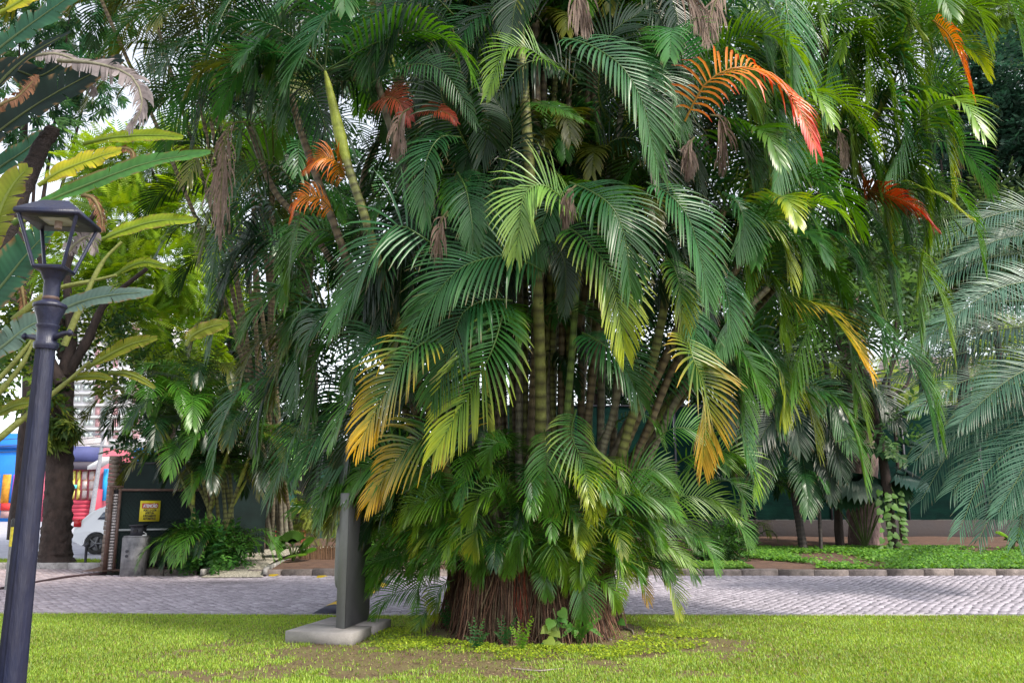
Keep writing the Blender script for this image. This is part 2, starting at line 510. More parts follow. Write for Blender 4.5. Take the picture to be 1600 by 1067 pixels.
def vnoise(x, y, s, seed=0):
    """cheap smooth value noise"""
    r = np.random.default_rng(seed).random((64, 64))
    u, v = x * s + 100, y * s + 100
    i, j = np.floor(u).astype(int), np.floor(v).astype(int)
    f, g = u - i, v - j
    f = f * f * (3 - 2 * f); g = g * g * (3 - 2 * g)
    R = lambda a, b: r[a % 64, b % 64]
    return (R(i, j) * (1 - f) + R(i + 1, j) * f) * (1 - g) + (R(i, j + 1) * (1 - f) + R(i + 1, j + 1) * f) * g
def lawn_sampler(n):
    y = 7.2 + (12.4 - 7.2) * rng.random(n * 2) ** 1.15
    x = rng.uniform(-0.68, 0.68, n * 2) * y
    ey = np.interp(x, [e[0] for e in EDGE], [e[1] for e in EDGE])
    nz = 0.6 * vnoise(x, y, 1.3, 1) + 0.4 * vnoise(x, y, 5, 2)
    bare = np.exp(-(((x + 1.2) / 2.2) ** 2 + ((y - 8.7) / 1.0) ** 2)) * 1.0 + \
        np.exp(-(((x + 1.1) / 1.3) ** 2 + ((y - 10.6) / 0.6) ** 2)) * 0.6 + \
        np.exp(-(((x - 2.2) / 0.9) ** 2 + ((y - 9.8) / 1.3) ** 2)) * 0.8 + \
        np.exp(-(((x + 0.2) / 2.3) ** 2 + ((y - 9.7) / 0.8) ** 2)) * .8 + (np.hypot((x - .25) / 1.4, (y - 10.9) / 1.2) < 1) * 1.0
    n2 = 0.45 * vnoise(x, y, 2.2, 5) + 0.35 * vnoise(x, y, 6.5, 6) + .2 * vnoise(x, y, 14, 7)
    keep = (y < ey - 0.02) & (rng.random(len(x)) < np.clip(1.25 - 0.35 * (n2 > .62) - bare * (5.0 * n2 - 1.1), 0.04, 1))
    p = np.stack([x, y], -1)[keep]
    return p[:n]
blades('lawn_grass', 250000, lawn_sampler, (0.010, 0.038), 0.0065, cols=((0.11, 0.23, 0.022), (0.42, 0.55, 0.075)), label='short bright lime green lawn grass with thin bare patches')
blades('verge_grass', 9000, lambda n: np.stack([rng.uniform(-14.5, -9.5, n), 20.3 + 1.3 * rng.random(n) ** 0.7], -1), (0.05, 0.12), 0.012,
       label='small sunlit strip of grass beside the street tree', zf=lambda p: np.full(len(p), 0.05))

# low leafy ground cover: small leaf quads
def leafquads(pos, nrmv, size, pals, aspect=0.7):
    n = len(pos)
    a = rng.normal(0, 1, (n, 3)); nv = nrm(nrmv)
    T = nrm(a - nv * (a * nv).sum(-1, keepdims=True)); B = np.cross(nv, T)
    s = size * rng.uniform(0.7, 1.3, n)[:, None]
    v = np.stack([pos - T * s / 2, pos + B * s * aspect / 2 - nv * s * .08, pos + T * s / 2, pos - B * s * aspect / 2 - nv * s * .08], 1).reshape(-1, 3)
    t = (np.arange(n)[:, None] * 4 + np.array([[0, 1, 2], ])).reshape(-1, 3)
    t2 = (np.arange(n)[:, None] * 4 + np.array([[0, 2, 3], ])).reshape(-1, 3)
    pi = rng.integers(0, len(pals), n)
    c = np.array(pals)[pi] * rng.uniform(0.7, 1.3, n)[:, None]
    return v, np.concatenate([t, t2]), np.repeat(c, 4, 0)

def groundcover(name, n, samp, size, pals, label, h=0.12, zf=bedz):
    p = samp(n); n = len(p)
    z = np.array([zf(y) for y in p[:, 1]]) + rng.random(n) * h + 0.02
    pos = np.stack([p[:, 0], p[:, 1], z], -1)
    nv = np.stack([rng.normal(0, .45, n), rng.normal(-.3, .45, n), np.ones(n)], -1)
    v, t, c = leafquads(pos, nv, size, pals)
    o = MB().add(v, None, t, c).build(name, M_LEAF, kind='stuff')
    return tag(o, label, 'ground cover')
def gc_s(n):
    y = KY + 0.3 + 5.0 * rng.random(n) ** 1.1
    x = rng.uniform(5.4, 15, n)
    k = (x > 6.0 + 0.5 * np.sin(y * 2) + 0.35 * (20.5 - y) * (y < 20.5)) & (rng.random(n) < np.clip(2.2 * vnoise(x, y, 1.1, 4) - .35, .03, 1))
    return np.stack([x, y], -1)[k]
groundcover('leafy_ground_cover', 42000, gc_s, 0.085, [(0.10, 0.25, 0.03), (0.16, 0.33, 0.04), (0.06, 0.16, 0.02)], 'low bright green creeping leaves covering the bed along the right kerb', .06)
def gc_s2(n):
    y = KY + 0.28 + 1.2 * rng.random(n) ** 1.3
    return np.stack([rng.uniform(3.2, 5.2, n), y], -1)
groundcover('creeping_leaves', 3500, gc_s2, 0.07, [(0.10, 0.22, 0.03), (0.16, 0.3, 0.04)], 'sparse creeping leaves on the soil behind the kerb right of the palm clump', 0.06)
def gc_s3(n):
    a = rng.uniform(np.pi, 2 * np.pi, n); r = 1.35 + 0.85 * rng.random(n) ** 1.4
    x = 0.25 + np.cos(a) * r * 1.05; y = 10.9 + np.sin(a) * r * 0.95
    k = rng.random(n) < np.clip(vnoise(x, y, 3, 9) * 2.4 - .6 - .5 * (np.hypot(x - .25, y - 10.9) - 1.3), 0, 1)
    return np.stack([x, y], -1)[k]
groundcover('clover_patch', 15000, gc_s3, 0.028, [(0.24, 0.34, 0.02), (0.34, 0.42, 0.03), (0.14, 0.22, 0.02)], 'tiny yellow green clover leaves spread round the foot of the palm clump', 0.025, lambda y: 0.0)

# leaf litter and twigs on the bare soil
def litter():
    n = 6500
    x = rng.normal(-0.4, 2.0, n); y = rng.uniform(8.0, 11.3, n)
    k = np.hypot((x - .25) / 1.2, (y - 10.9) / 1.0) > 1
    x, y = x[k], y[k]; n = len(x)
    pos = np.stack([x, y, np.full(n, 0.008) + rng.random(n) * 0.01], -1)
    nv = np.stack([rng.normal(0, .3, n), rng.normal(0, .3, n), np.ones(n)], -1)
    v, t, c = leafquads(pos, nv, 0.035, [(0.10, 0.055, 0.035), (0.17, 0.11, 0.07), (0.07, 0.035, 0.03), (0.28, 0.2, 0.12)], 0.3)
    o = MB().add(v, None, t, c).build('leaf_litter', M_DRY, kind='stuff')
    tag(o, 'brown leaf litter scattered over bare soil before the palms', 'leaf litter')
litter()

# ---------------------------------------------------------------- the big areca palm clump
CX, CY = 0.25, 10.9
clump = thing('areca_palm_clump', (CX, CY, 0), 'huge dense clump of areca palms with arching fronds filling the middle of the picture', 'palm tree')

def Rz(z):
    return float(np.interp(z, [0, 0.6, 1.2, 2.2, 3.2, 4.5, 6, 8], [1.15, 1.3, 1.6, 2.3, 2.9, 3.4, 3.7, 3.8]))
def shellY(x, y, k=0.78):
    Y = 8.6
    for _ in range(12):
        p = P(x, y, Y)
        R = Rz(p.z); dx = min(abs(p.x - CX), R * 0.985)
        Y = 0.5 * Y + 0.5 * (CY - k * math.sqrt(R * R - dx * dx))
    return Y

frond_list = []     # (mb, label)
def hero(pts, hw, pal, d=0.0, n=38, w=None, grav=0.55, label=None, vl=0.3, a0=72, a1=20, up=None, Lk=1.6, stalk=None, fold=True, pet=0.06, basein=0.5):
    K = len(pts)
    ws = []
    Ys = [shellY(x, y) for x, y in pts]; Ym_ = sorted(Ys)[len(Ys) // 2]
    for i, (x, y) in enumerate(pts):
        Y = Ym_ + max(-.3, min(.3, Ys[i] - Ym_)) + d + (basein * (1 - i / (K - 1)) ** 2 if i < K - 1 else 0)
        ws.append(P(x, y, Y))
    mid = ws[len(ws) // 2]
    Ym = mid.y
    L = hw * Ym / F * Lk
    u = up or Vector(((mid.x - CX) / 3.2, -0.9, 0.5))
    mb = MB()
    frond(mb, ws, L, pal, n=n, w=w or min(0.030, max(0.015, L * 0.044)), up=tuple(u), grav=grav, vlift=vl, a0=a0, a1=a1, pet=pet,
          r0=0.013 if hw > 40 else 0.007, stalkcol=stalk, fold=fold)
    frond_list.append((mb, label, (mid.y)))

H = [
 # left and centre-left
 ([(700,400),(668,376),(622,352),(588,385),(552,450),(520,508)],74,'blue',-.1),
 ([(850,425),(800,400),(745,408),(712,425),(679,462),(645,500)],80,'blue',-.15),
 ([(800,470),(762,468),(724,488),(704,540),(676,620)],74,'teal',-.25),
 ([(690,530),(660,536),(630,566),(597,622),(564,688)],70,'yellowtip',-.55),
 ([(790,470),(778,520),(762,562),(732,615),(684,698)],72,'limetip',-.4),
 ([(730,700),(700,674),(676,678),(640,697),(607,736),(580,778)],66,'yellowtip',-.3),
 ([(720,785),(690,776),(650,788),(628,815)],34,'lime',-.3),
 ([(590,640),(560,625),(522,652),(482,697),(464,735)],62,'blue',.1),
 ([(560,580),(512,586),(476,648),(448,702),(424,770)],66,'teal',.25),
 ([(720,215),(690,214),(670,240),(662,280),(666,340)],50,'teal',.1),
 ([(715,270),(728,296),(737,345),(740,382)],46,'teal',.1),
 ([(470,-30),(447,6),(424,38),(407,75),(400,115)],72,'blue',-.1),
 ([(530,10),(507,30),(488,62),(466,94),(452,125)],64,'blue',-.3),
 ([(385,-30),(360,0),(338,45),(322,95)],52,'teal',0),
 ([(300,-10),(264,6),(207,29),(162,75)],50,'teal',.1),
 ([(580,130),(612,112),(650,100),(690,110),(720,150),(742,190)],36,'teal',0),
 ([(560,470),(520,485),(490,510),(478,560)],52,'teal',.0),
 ([(470,430),(445,445),(410,470),(378,520)],56,'green',.2),
 ([(500,330),(470,340),(456,380),(452,440)],50,'green',.2),
 ([(480,460),(462,480),(452,520),(448,548)],44,'green',.1),
 ([(420,360),(400,370),(370,400),(350,450)],45,'dark',.5),
 ([(360,480),(340,490),(310,510),(300,540)],40,'olive',.5),
 ([(560,770),(520,782),(485,784),(452,800)],30,'green',.5),
 ([(640,775),(600,765),(570,790),(545,850)],30,'olive',.2),
 # centre
 ([(880,110),(853,95),(820,74),(786,82),(762,145)],40,'lime',-.1),
 ([(905,330),(878,309),(845,288),(818,306),(812,350),(806,395)],60,'pale',-.35),
 ([(880,60),(910,66),(945,84),(977,111),(1006,166),(1028,262)],74,'blue',-.3),
 ([(960,90),(1000,100),(1050,130),(1064,210)],52,'teal',-.1),
 ([(890,285),(925,300),(958,326),(977,373),(985,448)],70,'teal',-.45),
 ([(880,350),(910,372),(950,418),(964,468),(975,545)],64,'limetip',-.35),
 ([(910,520),(939,536),(972,566),(1002,628)],56,'teal',.0),
 ([(1010,285),(1044,303),(1074,338),(1093,395),(1106,465)],66,'blue',-.35),
 ([(1040,400),(1054,421),(1063,455),(1066,518)],42,'limetip',-.2),
 ([(1060,440),(1078,480),(1087,525),(1082,590)],48,'blue',-.15),
 ([(1070,520),(1084,563),(1103,616),(1098,722)],66,'yellow',-.9),
 ([(1140,530),(1168,560),(1194,622)],48,'green',.0),
 ([(1110,400),(1128,440),(1140,490),(1122,552)],48,'blue',-.25),
 ([(1130,300),(1152,318),(1162,350),(1150,395)],46,'blue',-.1),
 ([(850,375),(868,382),(884,420),(880,490)],34,'dark',-.0),
 ([(830,160),(850,165),(880,172),(905,185)],26,'green',-.2),
 ([(960,200),(935,150),(950,60),(1000,20)],55,'dark',.2),
 ([(760,300),(790,260),(800,200),(770,150)],50,'dark',.3),
 ([(740,250),(715,200),(690,150),(690,90)],55,'dark',.4),
 ([(900,640),(893,681),(915,729),(934,800)],45,'limetip',-.1),
 ([(850,670),(856,695),(852,743),(848,798)],34,'green',-.15),
 ([(870,775),(886,790),(906,813),(903,858)],34,'limetip',-.2),
 # right
 ([(1165,370),(1195,389),(1234,459),(1262,504),(1247,560),(1236,610)],62,'green',-.1),
 ([(1190,440),(1240,462),(1297,491),(1352,568)],70,'yellow',-.1),
 ([(1240,340),(1275,354),(1323,386),(1362,465)],62,'teal',-.0),
 ([(1290,450),(1323,469),(1372,504),(1380,560)],56,'blue',.1),
 ([(1330,350),(1374,364),(1396,427),(1408,510)],36,'blue',.1),
 ([(1070,190),(1100,134),(1140,108),(1180,108),(1220,135),(1250,172),(1272,225)],64,'orangered',-.7,),
 ([(1225,-40),(1227,0),(1236,64),(1242,160)],76,'blue',-.45),
 ([(1300,-20),(1304,32),(1294,120),(1284,185)],54,'blue',-.2),
 ([(1215,180),(1228,200),(1228,232),(1210,292)],46,'blue',-.2),
 ([(1260,20),(1313,32),(1350,60),(1352,140)],62,'lime',-.1),
 ([(1420,30),(1476,16),(1524,12),(1545,70)],60,'lime',.1),
 ([(1455,30),(1482,54),(1500,90),(1518,140)],44,'orange',-.4),
 ([(1330,140),(1380,143),(1440,142),(1482,178),(1500,228)],52,'green',.0),
 ([(1360,140),(1390,150),(1410,178),(1410,223),(1385,275)],50,'blue',-.1),
 ([(1340,300),(1387,294),(1450,298),(1508,332)],42,'limetip',.1),
 ([(1340,295),(1385,305),(1420,318),(1455,348)],44,'red',-.2),
 ([(1330,250),(1345,270),(1350,300)],28,'orange',.2),
 ([(1270,50),(1320,10),(1380,-5),(1430,40)],64,'pale',-.2),
 ([(1330,60),(1370,90),(1390,140),(1400,200)],54,'lime',-.0),
 ([(1440,130),(1480,120),(1508,150),(1520,200)],40,'lime',.2),
 ([(1190,270),(1230,300),(1260,330),(1300,400)],54,'green',-.1),
 ([(1180,540),(1210,560),(1226,600),(1222,650)],50,'limetip',.0),
 ([(1290,220),(1330,200),(1360,230),(1372,290)],54,'green',.0),
 ([(1120,230),(1130,190),(1150,200),(1170,260)],44,'dark',.2),
 ([(590,160),(604,152),(622,158),(640,185)],36,'red',.3),
 ([(650,175),(672,170),(700,178),(712,190)],22,'red',.3),
 ([(540,280),(528,255),(505,246),(480,262)],30,'orange',.1),
 ([(520,330),(500,310),(470,310),(455,340)],26,'orange',.2),
 ([(1240,600),(1225,560),(1235,520),(1250,480)],40,'lime',.2),
]
for h in H:
    pts, hw, pal, d = h[:4]
    lb = {'orangered': 'dying frond turned orange to coral red', 'orange': 'orange frond', 'red': 'deep red drying frond',
          'yellowtip': 'green frond with yellow tips', 'yellow': 'frond yellowing to orange', 'pale': 'pale lime young frond'}.get(pal)
    hero(pts, hw, pal, d, label=lb, grav={'orangered': .9, 'orange': .9, 'yellow': .32}.get(pal, .55), up=Vector((.1, -.75, .7)) if pal == 'orangered' else None)
# low fronds round the foot
LOW = [
 ([(930,790),(966,774),(1020,774),(1062,805)],38,'green'),([(1010,790),(1053,776),(1112,778),(1148,805)],38,'lime'),
 ([(1050,730),(1081,711),(1137,704),(1175,728),(1180,768)],42,'lime'),([(1110,755),(1137,751),(1157,768),(1160,796)],32,'green'),
 ([(745,780),(740,800),(738,830),(742,866)],32,'green'),([(775,830),(785,842),(792,862),(793,892)],28,'green'),
 ([(860,850),(876,860),(886,885),(888,918)],28,'lime'),([(890,895),(903,902),(910,930),(910,968)],32,'green'),
 ([(865,870),(856,885),(853,905),(855,930)],24,'green'),([(960,870),(985,880),(1000,900),(1012,936)],26,'yellow'),
 ([(1000,880),(1030,888),(1050,910),(1060,958)],28,'limetip'),([(930,900),(946,908),(958,925),(962,948)],24,'lime'),
 ([(940,845),(980,836),(1030,842),(1078,880)],36,'lime'),([(960,815),(1000,812),(1050,815),(1085,850)],34,'green'),
 ([(700,880),(672,886),(655,910),(650,945)],28,'green'),([(710,905),(690,915),(682,935),(680,965)],22,'limetip'),
 ([(690,940),(668,950),(655,975),(652,1004)],24,'limetip'),([(680,850),(640,862),(590,876),(545,892)],26,'green'),
 ([(690,885),(650,890),(605,900),(560,935)],26,'green'),([(690,915),(650,918),(610,930),(582,965)],26,'green'),
 ([(690,830),(650,822),(610,830),(580,860)],30,'green'),([(760,840),(730,835),(712,850),(705,885)],26,'green'),
 ([(700,760),(690,740),(670,735),(640,755)],30,'green'),([(800,800),(790,770),(775,760),(755,785)],24,'green'),
 ([(950,760),(990,735),(1030,735),(1060,760)],34,'green'),([(1080,790),(1120,790),(1150,810),(1170,850)],34,'green'),
 ([(1060,830),(1090,840),(1110,860),(1120,890)],26,'green'),([(840,790),(820,800),(812,825),(815,850)],24,'green'),
 ([(920,860),(912,875),(905,895),(903,915)],20,'lime'),([(620,800),(590,810),(570,830),(560,860)],24,'olive'),
 ([(800,700),(780,690),(765,705),(760,735)],24,'green'),([(1020,690),(1050,670),(1085,672),(1110,700)],34,'green'),
]
for pts, hw, pal in LOW:
    hero(pts, hw, pal, d=random.uniform(-.25, -.05), n=28, grav=0.35, vl=0.35, a0=62, a1=20, pet=0.12, basein=0.35, Lk=1.6)

# more outer fronds of the crown, hung at random over its surface
ar = random.Random(11)
for i in range(165):
    x, y = ar.uniform(380, 1500), ar.uniform(-60, 640)
    if i > 120: x, y = ar.uniform(1120, 1530), ar.uniform(-60, 420)
    if 740 < x < 1010 and y > 380: continue
    lim_l = 400 if y > 350 else 330; lim_r = 1530 - max(0, y - 250) * .42
    if not (lim_l < x < lim_r): continue
    sx = (1 if x > 880 else -1) * ar.uniform(.2, 1) if ar.random() < .8 else ar.uniform(-.6, .6)
    ln = ar.uniform(110, 190)
    pts = [(x - sx * ln * .5, y + ln * .10), (x - sx * ln * .2, y - ln * .12), (x + sx * ln * .15, y - ln * .06), (x + sx * ln * .42, y + ln * .28), (x + sx * ln * .55, y + ln * .75)]
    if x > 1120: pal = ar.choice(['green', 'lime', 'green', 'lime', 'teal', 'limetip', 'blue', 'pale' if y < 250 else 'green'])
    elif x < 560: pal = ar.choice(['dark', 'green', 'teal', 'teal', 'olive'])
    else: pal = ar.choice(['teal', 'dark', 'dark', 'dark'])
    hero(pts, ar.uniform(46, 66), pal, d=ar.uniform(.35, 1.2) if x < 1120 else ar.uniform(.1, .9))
for pts, hw, pal, d in [([(585, 760), (545, 745), (515, 765), (498, 812)], 42, 'green', -.35), ([(600, 778), (560, 765), (528, 785), (512, 832)], 34, 'olive', -.4), ([(650, 770), (610, 745), (575, 760), (548, 800)], 44, 'olive', -.35), ([(660, 750), (620, 720), (580, 725), (545, 770)], 50, 'green', -.3), ([(640, 800), (615, 780), (590, 790), (565, 840)], 36, 'dark', -.3), ([(620, 740), (580, 725), (540, 740), (505, 790)], 44, 'dark', -.1), ([(630, 765), (585, 742), (540, 752), (502, 800)], 46, 'green', -.3), ([(610, 800), (570, 775), (530, 780), (498, 815)], 36, 'olive', -.3), ([(600, 720), (560, 705), (520, 725), (500, 775)], 46, 'teal', -.2), ([(640, 640), (600, 630), (560, 660), (535, 730)], 60, 'dark', .1), ([(600, 600), (560, 600), (520, 640), (500, 720)], 60, 'dark', .4), ([(640, 720), (600, 700), (560, 720), (530, 790)], 50, 'teal', .1),
                        ([(560, 660), (530, 670), (500, 710), (490, 770)], 50, 'dark', .5), ([(480, 560), (440, 570), (410, 620), (400, 690)], 50, 'dark', .5), ([(500, 520), (450, 510), (400, 540), (370, 610)], 50, 'olive', .6),
                        ([(700, 640), (680, 600), (650, 590), (615, 640)], 50, 'dark', .3), ([(640, 540), (610, 520), (570, 540), (545, 600)], 60, 'teal', .1)]:
    hero(pts, hw, pal, d=d)

for i in range(105):
    x, y = ar.uniform(650, 1060), ar.uniform(745, 890)
    if i > 48: x, y = ar.uniform(600, 720), ar.uniform(770, 900)
    if i > 80: x, y = ar.uniform(700, 1040), ar.uniform(820, 900)
    if 700 < x < 960 and y > 870 and ar.random() < .5: continue
    sx = (x - 850) / 200 + ar.uniform(-.5, .5); ln = ar.uniform(60, 100)
    pts = [(x - sx * ln * .45, y + ln * .2), (x - sx * ln * .15, y - ln * .14), (x + sx * ln * .2, y - ln * .08), (x + sx * ln * .5, y + ln * .4)]
    hero(pts, ar.uniform(24, 36), ar.choice(['green', 'lime', 'lime', 'limetip', 'green'] if x > 860 else ['green', 'green', 'green', 'lime', 'limetip']), d=ar.uniform(-.2, .3), n=26, grav=.4, vl=.3, a0=64, a1=20, pet=.1, basein=.3, Lk=1.6)

# stems: (pixel points bottom -> top, depth offset from centre, radius, kind)
def stem(mb, pts, r0, r1, kind):
    K = 70
    cur = bez(pts, K)
    ln = float(np.linalg.norm(np.diff(cur, axis=0), axis=1).sum())
    rings = max(6, int(ln / 0.11)); m_ = rings * 3
    cur = bez(pts, m_)
    g = {'green': (0.15, 0.23, 0.05), 'brown': (0.17, 0.13, 0.075), 'olive': (0.18, 0.19, 0.055), 'grey': (0.22, 0.20, 0.14), 'dark': (.03, .022, .016)}[kind]
    g2 = {'green': (0.05, 0.08, 0.02), 'brown': (0.06, 0.04, 0.025), 'olive': (0.06, 0.055, 0.02), 'grey': (0.10, 0.085, 0.06), 'dark': (.015, .01, .008)}[kind]
    r = np.linspace(r0, r1, m_); cc = np.tile(np.array(g), (m_, 1))
    cc *= (0.8 + 0.4 * rng.random((m_, 1)))
    r[::3] *= 1.09
    cc[::3] = g2
    if kind == 'brown':    # lichen pale foot
        f = np.clip(1 - np.linspace(0, 1, m_) * 4, 0, 1)[:, None]
        cc = cc * (1 - f) + np.array([0.25, 0.24, 0.19]) * f * (0.6 + 0.5 * rng.random((m_, 1)))
    if kind in ('green', 'olive'):  # crownshaft at the top
        k0 = int(m_ * (1 - min(0.35, 0.85 / max(ln, .9))))
        r[k0:] = np.interp(np.arange(k0, m_), [k0, k0 + (m_ - k0) * .25, k0 + (m_ - k0) * .8, m_], [r1 * 1.15, r1 * 1.6, r1 * .9, r1 * 0.25])
        cc[k0:] = np.array([0.26, 0.30, 0.04]) * (0.85 + 0.3 * rng.random((m_ - k0, 1)))
    mb.tube(cur, r, 10, cc)

def canes():
    spec = []   # explicit, seen in the photograph  (px points from low to high, dY, r, kind)
    S = [
     ([(818,900),(824,850),(830,700),(837,560),(843,460),(838,300),(838,150),(836,0),(836,-120)], -0.75, .062, 'brown'),
     ([(868,900),(880,760),(885,660),(893,560),(902,430),(906,395)], -1.0, .045, 'green'),
     ([(800,760),(780,770),(776,730),(770,690),(764,640),(752,560)], -1.1, .04, 'green'),
     ([(845,640),(838,420),(824,215),(818,130),(812,50),(812,-60)], -1.25, .065, 'olive'),
     ([(730,860),(688,690),(668,630),(640,560),(600,440),(572,345),(540,245),(508,112)], -1.2, .055, 'olive'),
     ([(760,900),(700,760),(640,620),(570,480),(520,345),(475,220),(455,150)], -0.5, .055, 'brown'),
     ([(720,900),(660,720),(600,560),(500,380),(430,300),(390,200)], 0.2, .05, 'brown'),
     ([(900,850),(966,754),(974,706),(1005,633),(1042,555),(1090,430),(1130,330)], -0.95, .055, 'brown'),
     ([(890,850),(956,750),(985,660),(1012,590),(1030,520),(1050,400),(1060,250),(1075,150)], -1.05, .055, 'olive'),
     ([(900,850),(978,740),(1012,670),(1050,580),(1110,480),(1180,380)], -0.85, .05, 'brown'),
     ([(920,860),(1000,740),(1030,680),(1060,620),(1130,520),(1200,450)], -0.6, .05, 'grey'),
     ([(905,850),(1018,700),(1040,660),(1075,560),(1140,400),(1180,260)], -0.5, .05, 'green'),
     ([(880,850),(930,750),(945,690),(960,640),(975,540),(990,400)], -0.9, .05, 'grey'),
     ([(870,850),(905,740),(915,680),(925,600),(940,480),(950,330)], -0.7, .05, 'brown'),
     ([(860,850),(868,740),(862,640),(862,560),(868,460),(880,300)], -0.4, .055, 'olive'),
     ([(800,850),(808,740),(806,640),(800,560),(795,430),(790,300)], -0.3, .055, 'brown'),
     ([(790,850),(780,740),(770,640),(762,560),(750,430),(745,300)], -0.1, .05, 'brown'),
     ([(760,850),(745,760),(720,680),(700,600),(690,480),(680,380)], -0.6, .045, 'brown'),
     ([(590,130),(596,60),(592,0),(585,-80)], -0.8, .045, 'grey'),
     ([(570,330),(600,200),(640,100),(700,0)], 0.4, .05, 'brown'),
     ([(610,420),(640,300),(650,200),(620,120)], 0.2, .045, 'brown'),
     ([(860,420),(862,250),(868,120),(880,20)], -0.5, .04, 'olive'),
     ([(940,300),(930,150),(935,50),(950,-50)], -0.4, .05, 'brown'),
     ([(1120,420),(1180,300),(1240,180),(1300,60)], -0.2, .05, 'brown'),
     ([(1180,450),(1260,330),(1340,230),(1400,120)], 0.0, .05, 'olive'),
     ([(1150,520),(1240,420),(1320,350),(1380,280)], 0.1, .05, 'brown'),
    ]
    for pts, dY, r, kind in S:
        K = len(pts); ws = []
        for i, (x, y) in enumerate(pts):
            p = P(x, y, CY + dY)
            # stems lean out of the clump: lower ends nearer to its centre
            ws.append(P(x, y, CY + dY * min(1.6, 0.5 + 0.22 * max(p.z, 0))))
        lo = ws[0]
        if pts[0][1] > 820: ws = [Vector((CX + (lo.x - CX) * .6, CY + dY * .45, 0.35))] + ws
        elif pts[0][1] < 500 or True:
            if pts[0][1] <= 820:
                q = Vector((CX + (lo.x - CX) * 0.12, CY + dY * .5, 0.3))
                ws = [q, q.lerp(lo, .5) + Vector(((lo.x - CX) * -.08, 0, 0))] + ws
        mb = MB(); stem(mb, ws, r * 1.05, r * .8, kind); mb.build('stem', M_STEM, clump)
        spec.append((ws[-1], (ws[-1] - ws[-2]).normalized()))
    # the rest of the clump
    for i in range(34):
        az = i * 2.399963 + random.uniform(-.2, .2)
        rr = 0.95 * math.sqrt(random.uniform(0.05, 1))
        top = random.choice([2.6, 3.4, 4.2, 5.0, 5.8, 6.6, 7.4, 8.2]) + random.uniform(-.4, .4)
        ro = rr / 0.95 * (0.5 + 0.30 * top) * random.uniform(.7, 1.05)
        dv = Vector((math.cos(az), math.sin(az), 0))
        if dv.y < -0.25 and top < 5.0: top += 3.2
        if dv.y < -0.2: ro *= 0.62
        b = Vector((CX, CY, 0.05)) + dv * rr
        m1 = b + dv * (ro - rr) * 0.25 + Vector((0, 0, top * .5))
        t = Vector((CX, CY, top)) + dv * ro
        mb = MB(); stem(mb, [b, m1, t], 0.05, 0.036, random.choice(['brown', 'brown', 'olive', 'grey', 'green'])); mb.build('stem', M_STEM, clump)
        spec.append((t, (t - m1).normalized()))
    return spec
crowns = canes()

def auto_frond(Cp, az, el, L, pal, n=34, fold=False, droop=1.0, w=0.034, lw=0.55, seg=4):
    o = Vector((math.cos(az), math.sin(az), 0))
    e = math.radians(el)
    c1 = Cp + (o * math.cos(e) + Vector((0, 0, 1)) * math.sin(e)) * L * .3
    c2 = c1 + (o * math.cos(e * .4) + Vector((0, 0, 1)) * math.sin(e * .4)) * L * .3
    c3 = c2 + (o * 0.85 + Vector((0, 0, -0.45 * droop))) * L * .25
    c4 = c3 + (o * 0.45 + Vector((0, 0, -0.9 * droop))) * L * .25
    mb = MB()
    frond(mb, [Cp, c1, c2, c3, c4], L * lw * .62, pal, n=n, w=w, up=(o.x * .3, o.y * .3, 1), grav=0.5, vlift=.3, fold=fold, pet=.15, r0=.012, seg=seg)
    return mb, c3

inner = MB(); n_inner = 0
cands = []
for (t, d) in crowns:
    k = random.choice([5, 6, 7])
    a0 = random.uniform(0, 6.28)
    for j in range(k):
        az = a0 + j * 2.4
        L = random.uniform(1.5, 2.3)
        el = random.uniform(20, 75)
        dx = (t.x - CX)
        # what faces the lens below the crowns is covered by the hand-placed fronds
        fr = math.sin(az) < -0.3
        if fr and t.y < CY - 0.3: L *= .78
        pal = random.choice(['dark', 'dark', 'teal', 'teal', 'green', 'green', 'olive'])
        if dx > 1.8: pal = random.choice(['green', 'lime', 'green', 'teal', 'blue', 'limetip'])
        cands.append((t, az, el, L, pal))
random.shuffle(cands)
for (t, az, el, L, pal) in cands:
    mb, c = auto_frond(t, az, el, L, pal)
    # keep the space between the lens and the clump free
    V = np.concatenate(mb.v)
    if V[:, 1].min() < 7.6: continue
    frond_list.append((mb, None, 20 + abs(c.y - CY)))
# suckers: short fronds springing from the foot all around
for i in range(95):
    az = random.uniform(0, 6.28); r = random.uniform(.75, 1.15)
    b = Vector((CX + math.cos(az) * r, CY + math.sin(az) * r, random.uniform(0.7, 2.1)))
    if math.sin(az) < -0.2: b.z = random.uniform(1.0, 2.3)
    L = random.uniform(.6, 1.05)
    pal = random.choice(['green', 'green', 'dark', 'green', 'lime', 'teal'] if b.x < CX + .4 else ['green', 'lime', 'limetip', 'green'])
    mb, c = auto_frond(b, az + random.uniform(-.5, .5), random.uniform(15, 70), L, pal, n=22, w=.02, lw=.62)
    frond_list.append((mb, None, 15))
frond_list.sort(key=lambda a: a[2])
stems_n = 60
for i, (mb, lb, key) in enumerate(frond_list):
    if i < 298:
        o = mb.build('frond', M_FROND, clump)
        if lb: o['label'] = lb
    else:
        n0 = inner.n
        for v, c in zip(mb.v, mb.c): inner.v.append(v); inner.c.append(c)
        for q in mb.q: inner.q.append(q + n0)
        for t in mb.t: inner.t.append(t + n0)
        inner.n += mb.n
if inner.n: inner.build('inner_fronds', M_FROND, clump, kind='stuff')
print('fronds', len(frond_list))

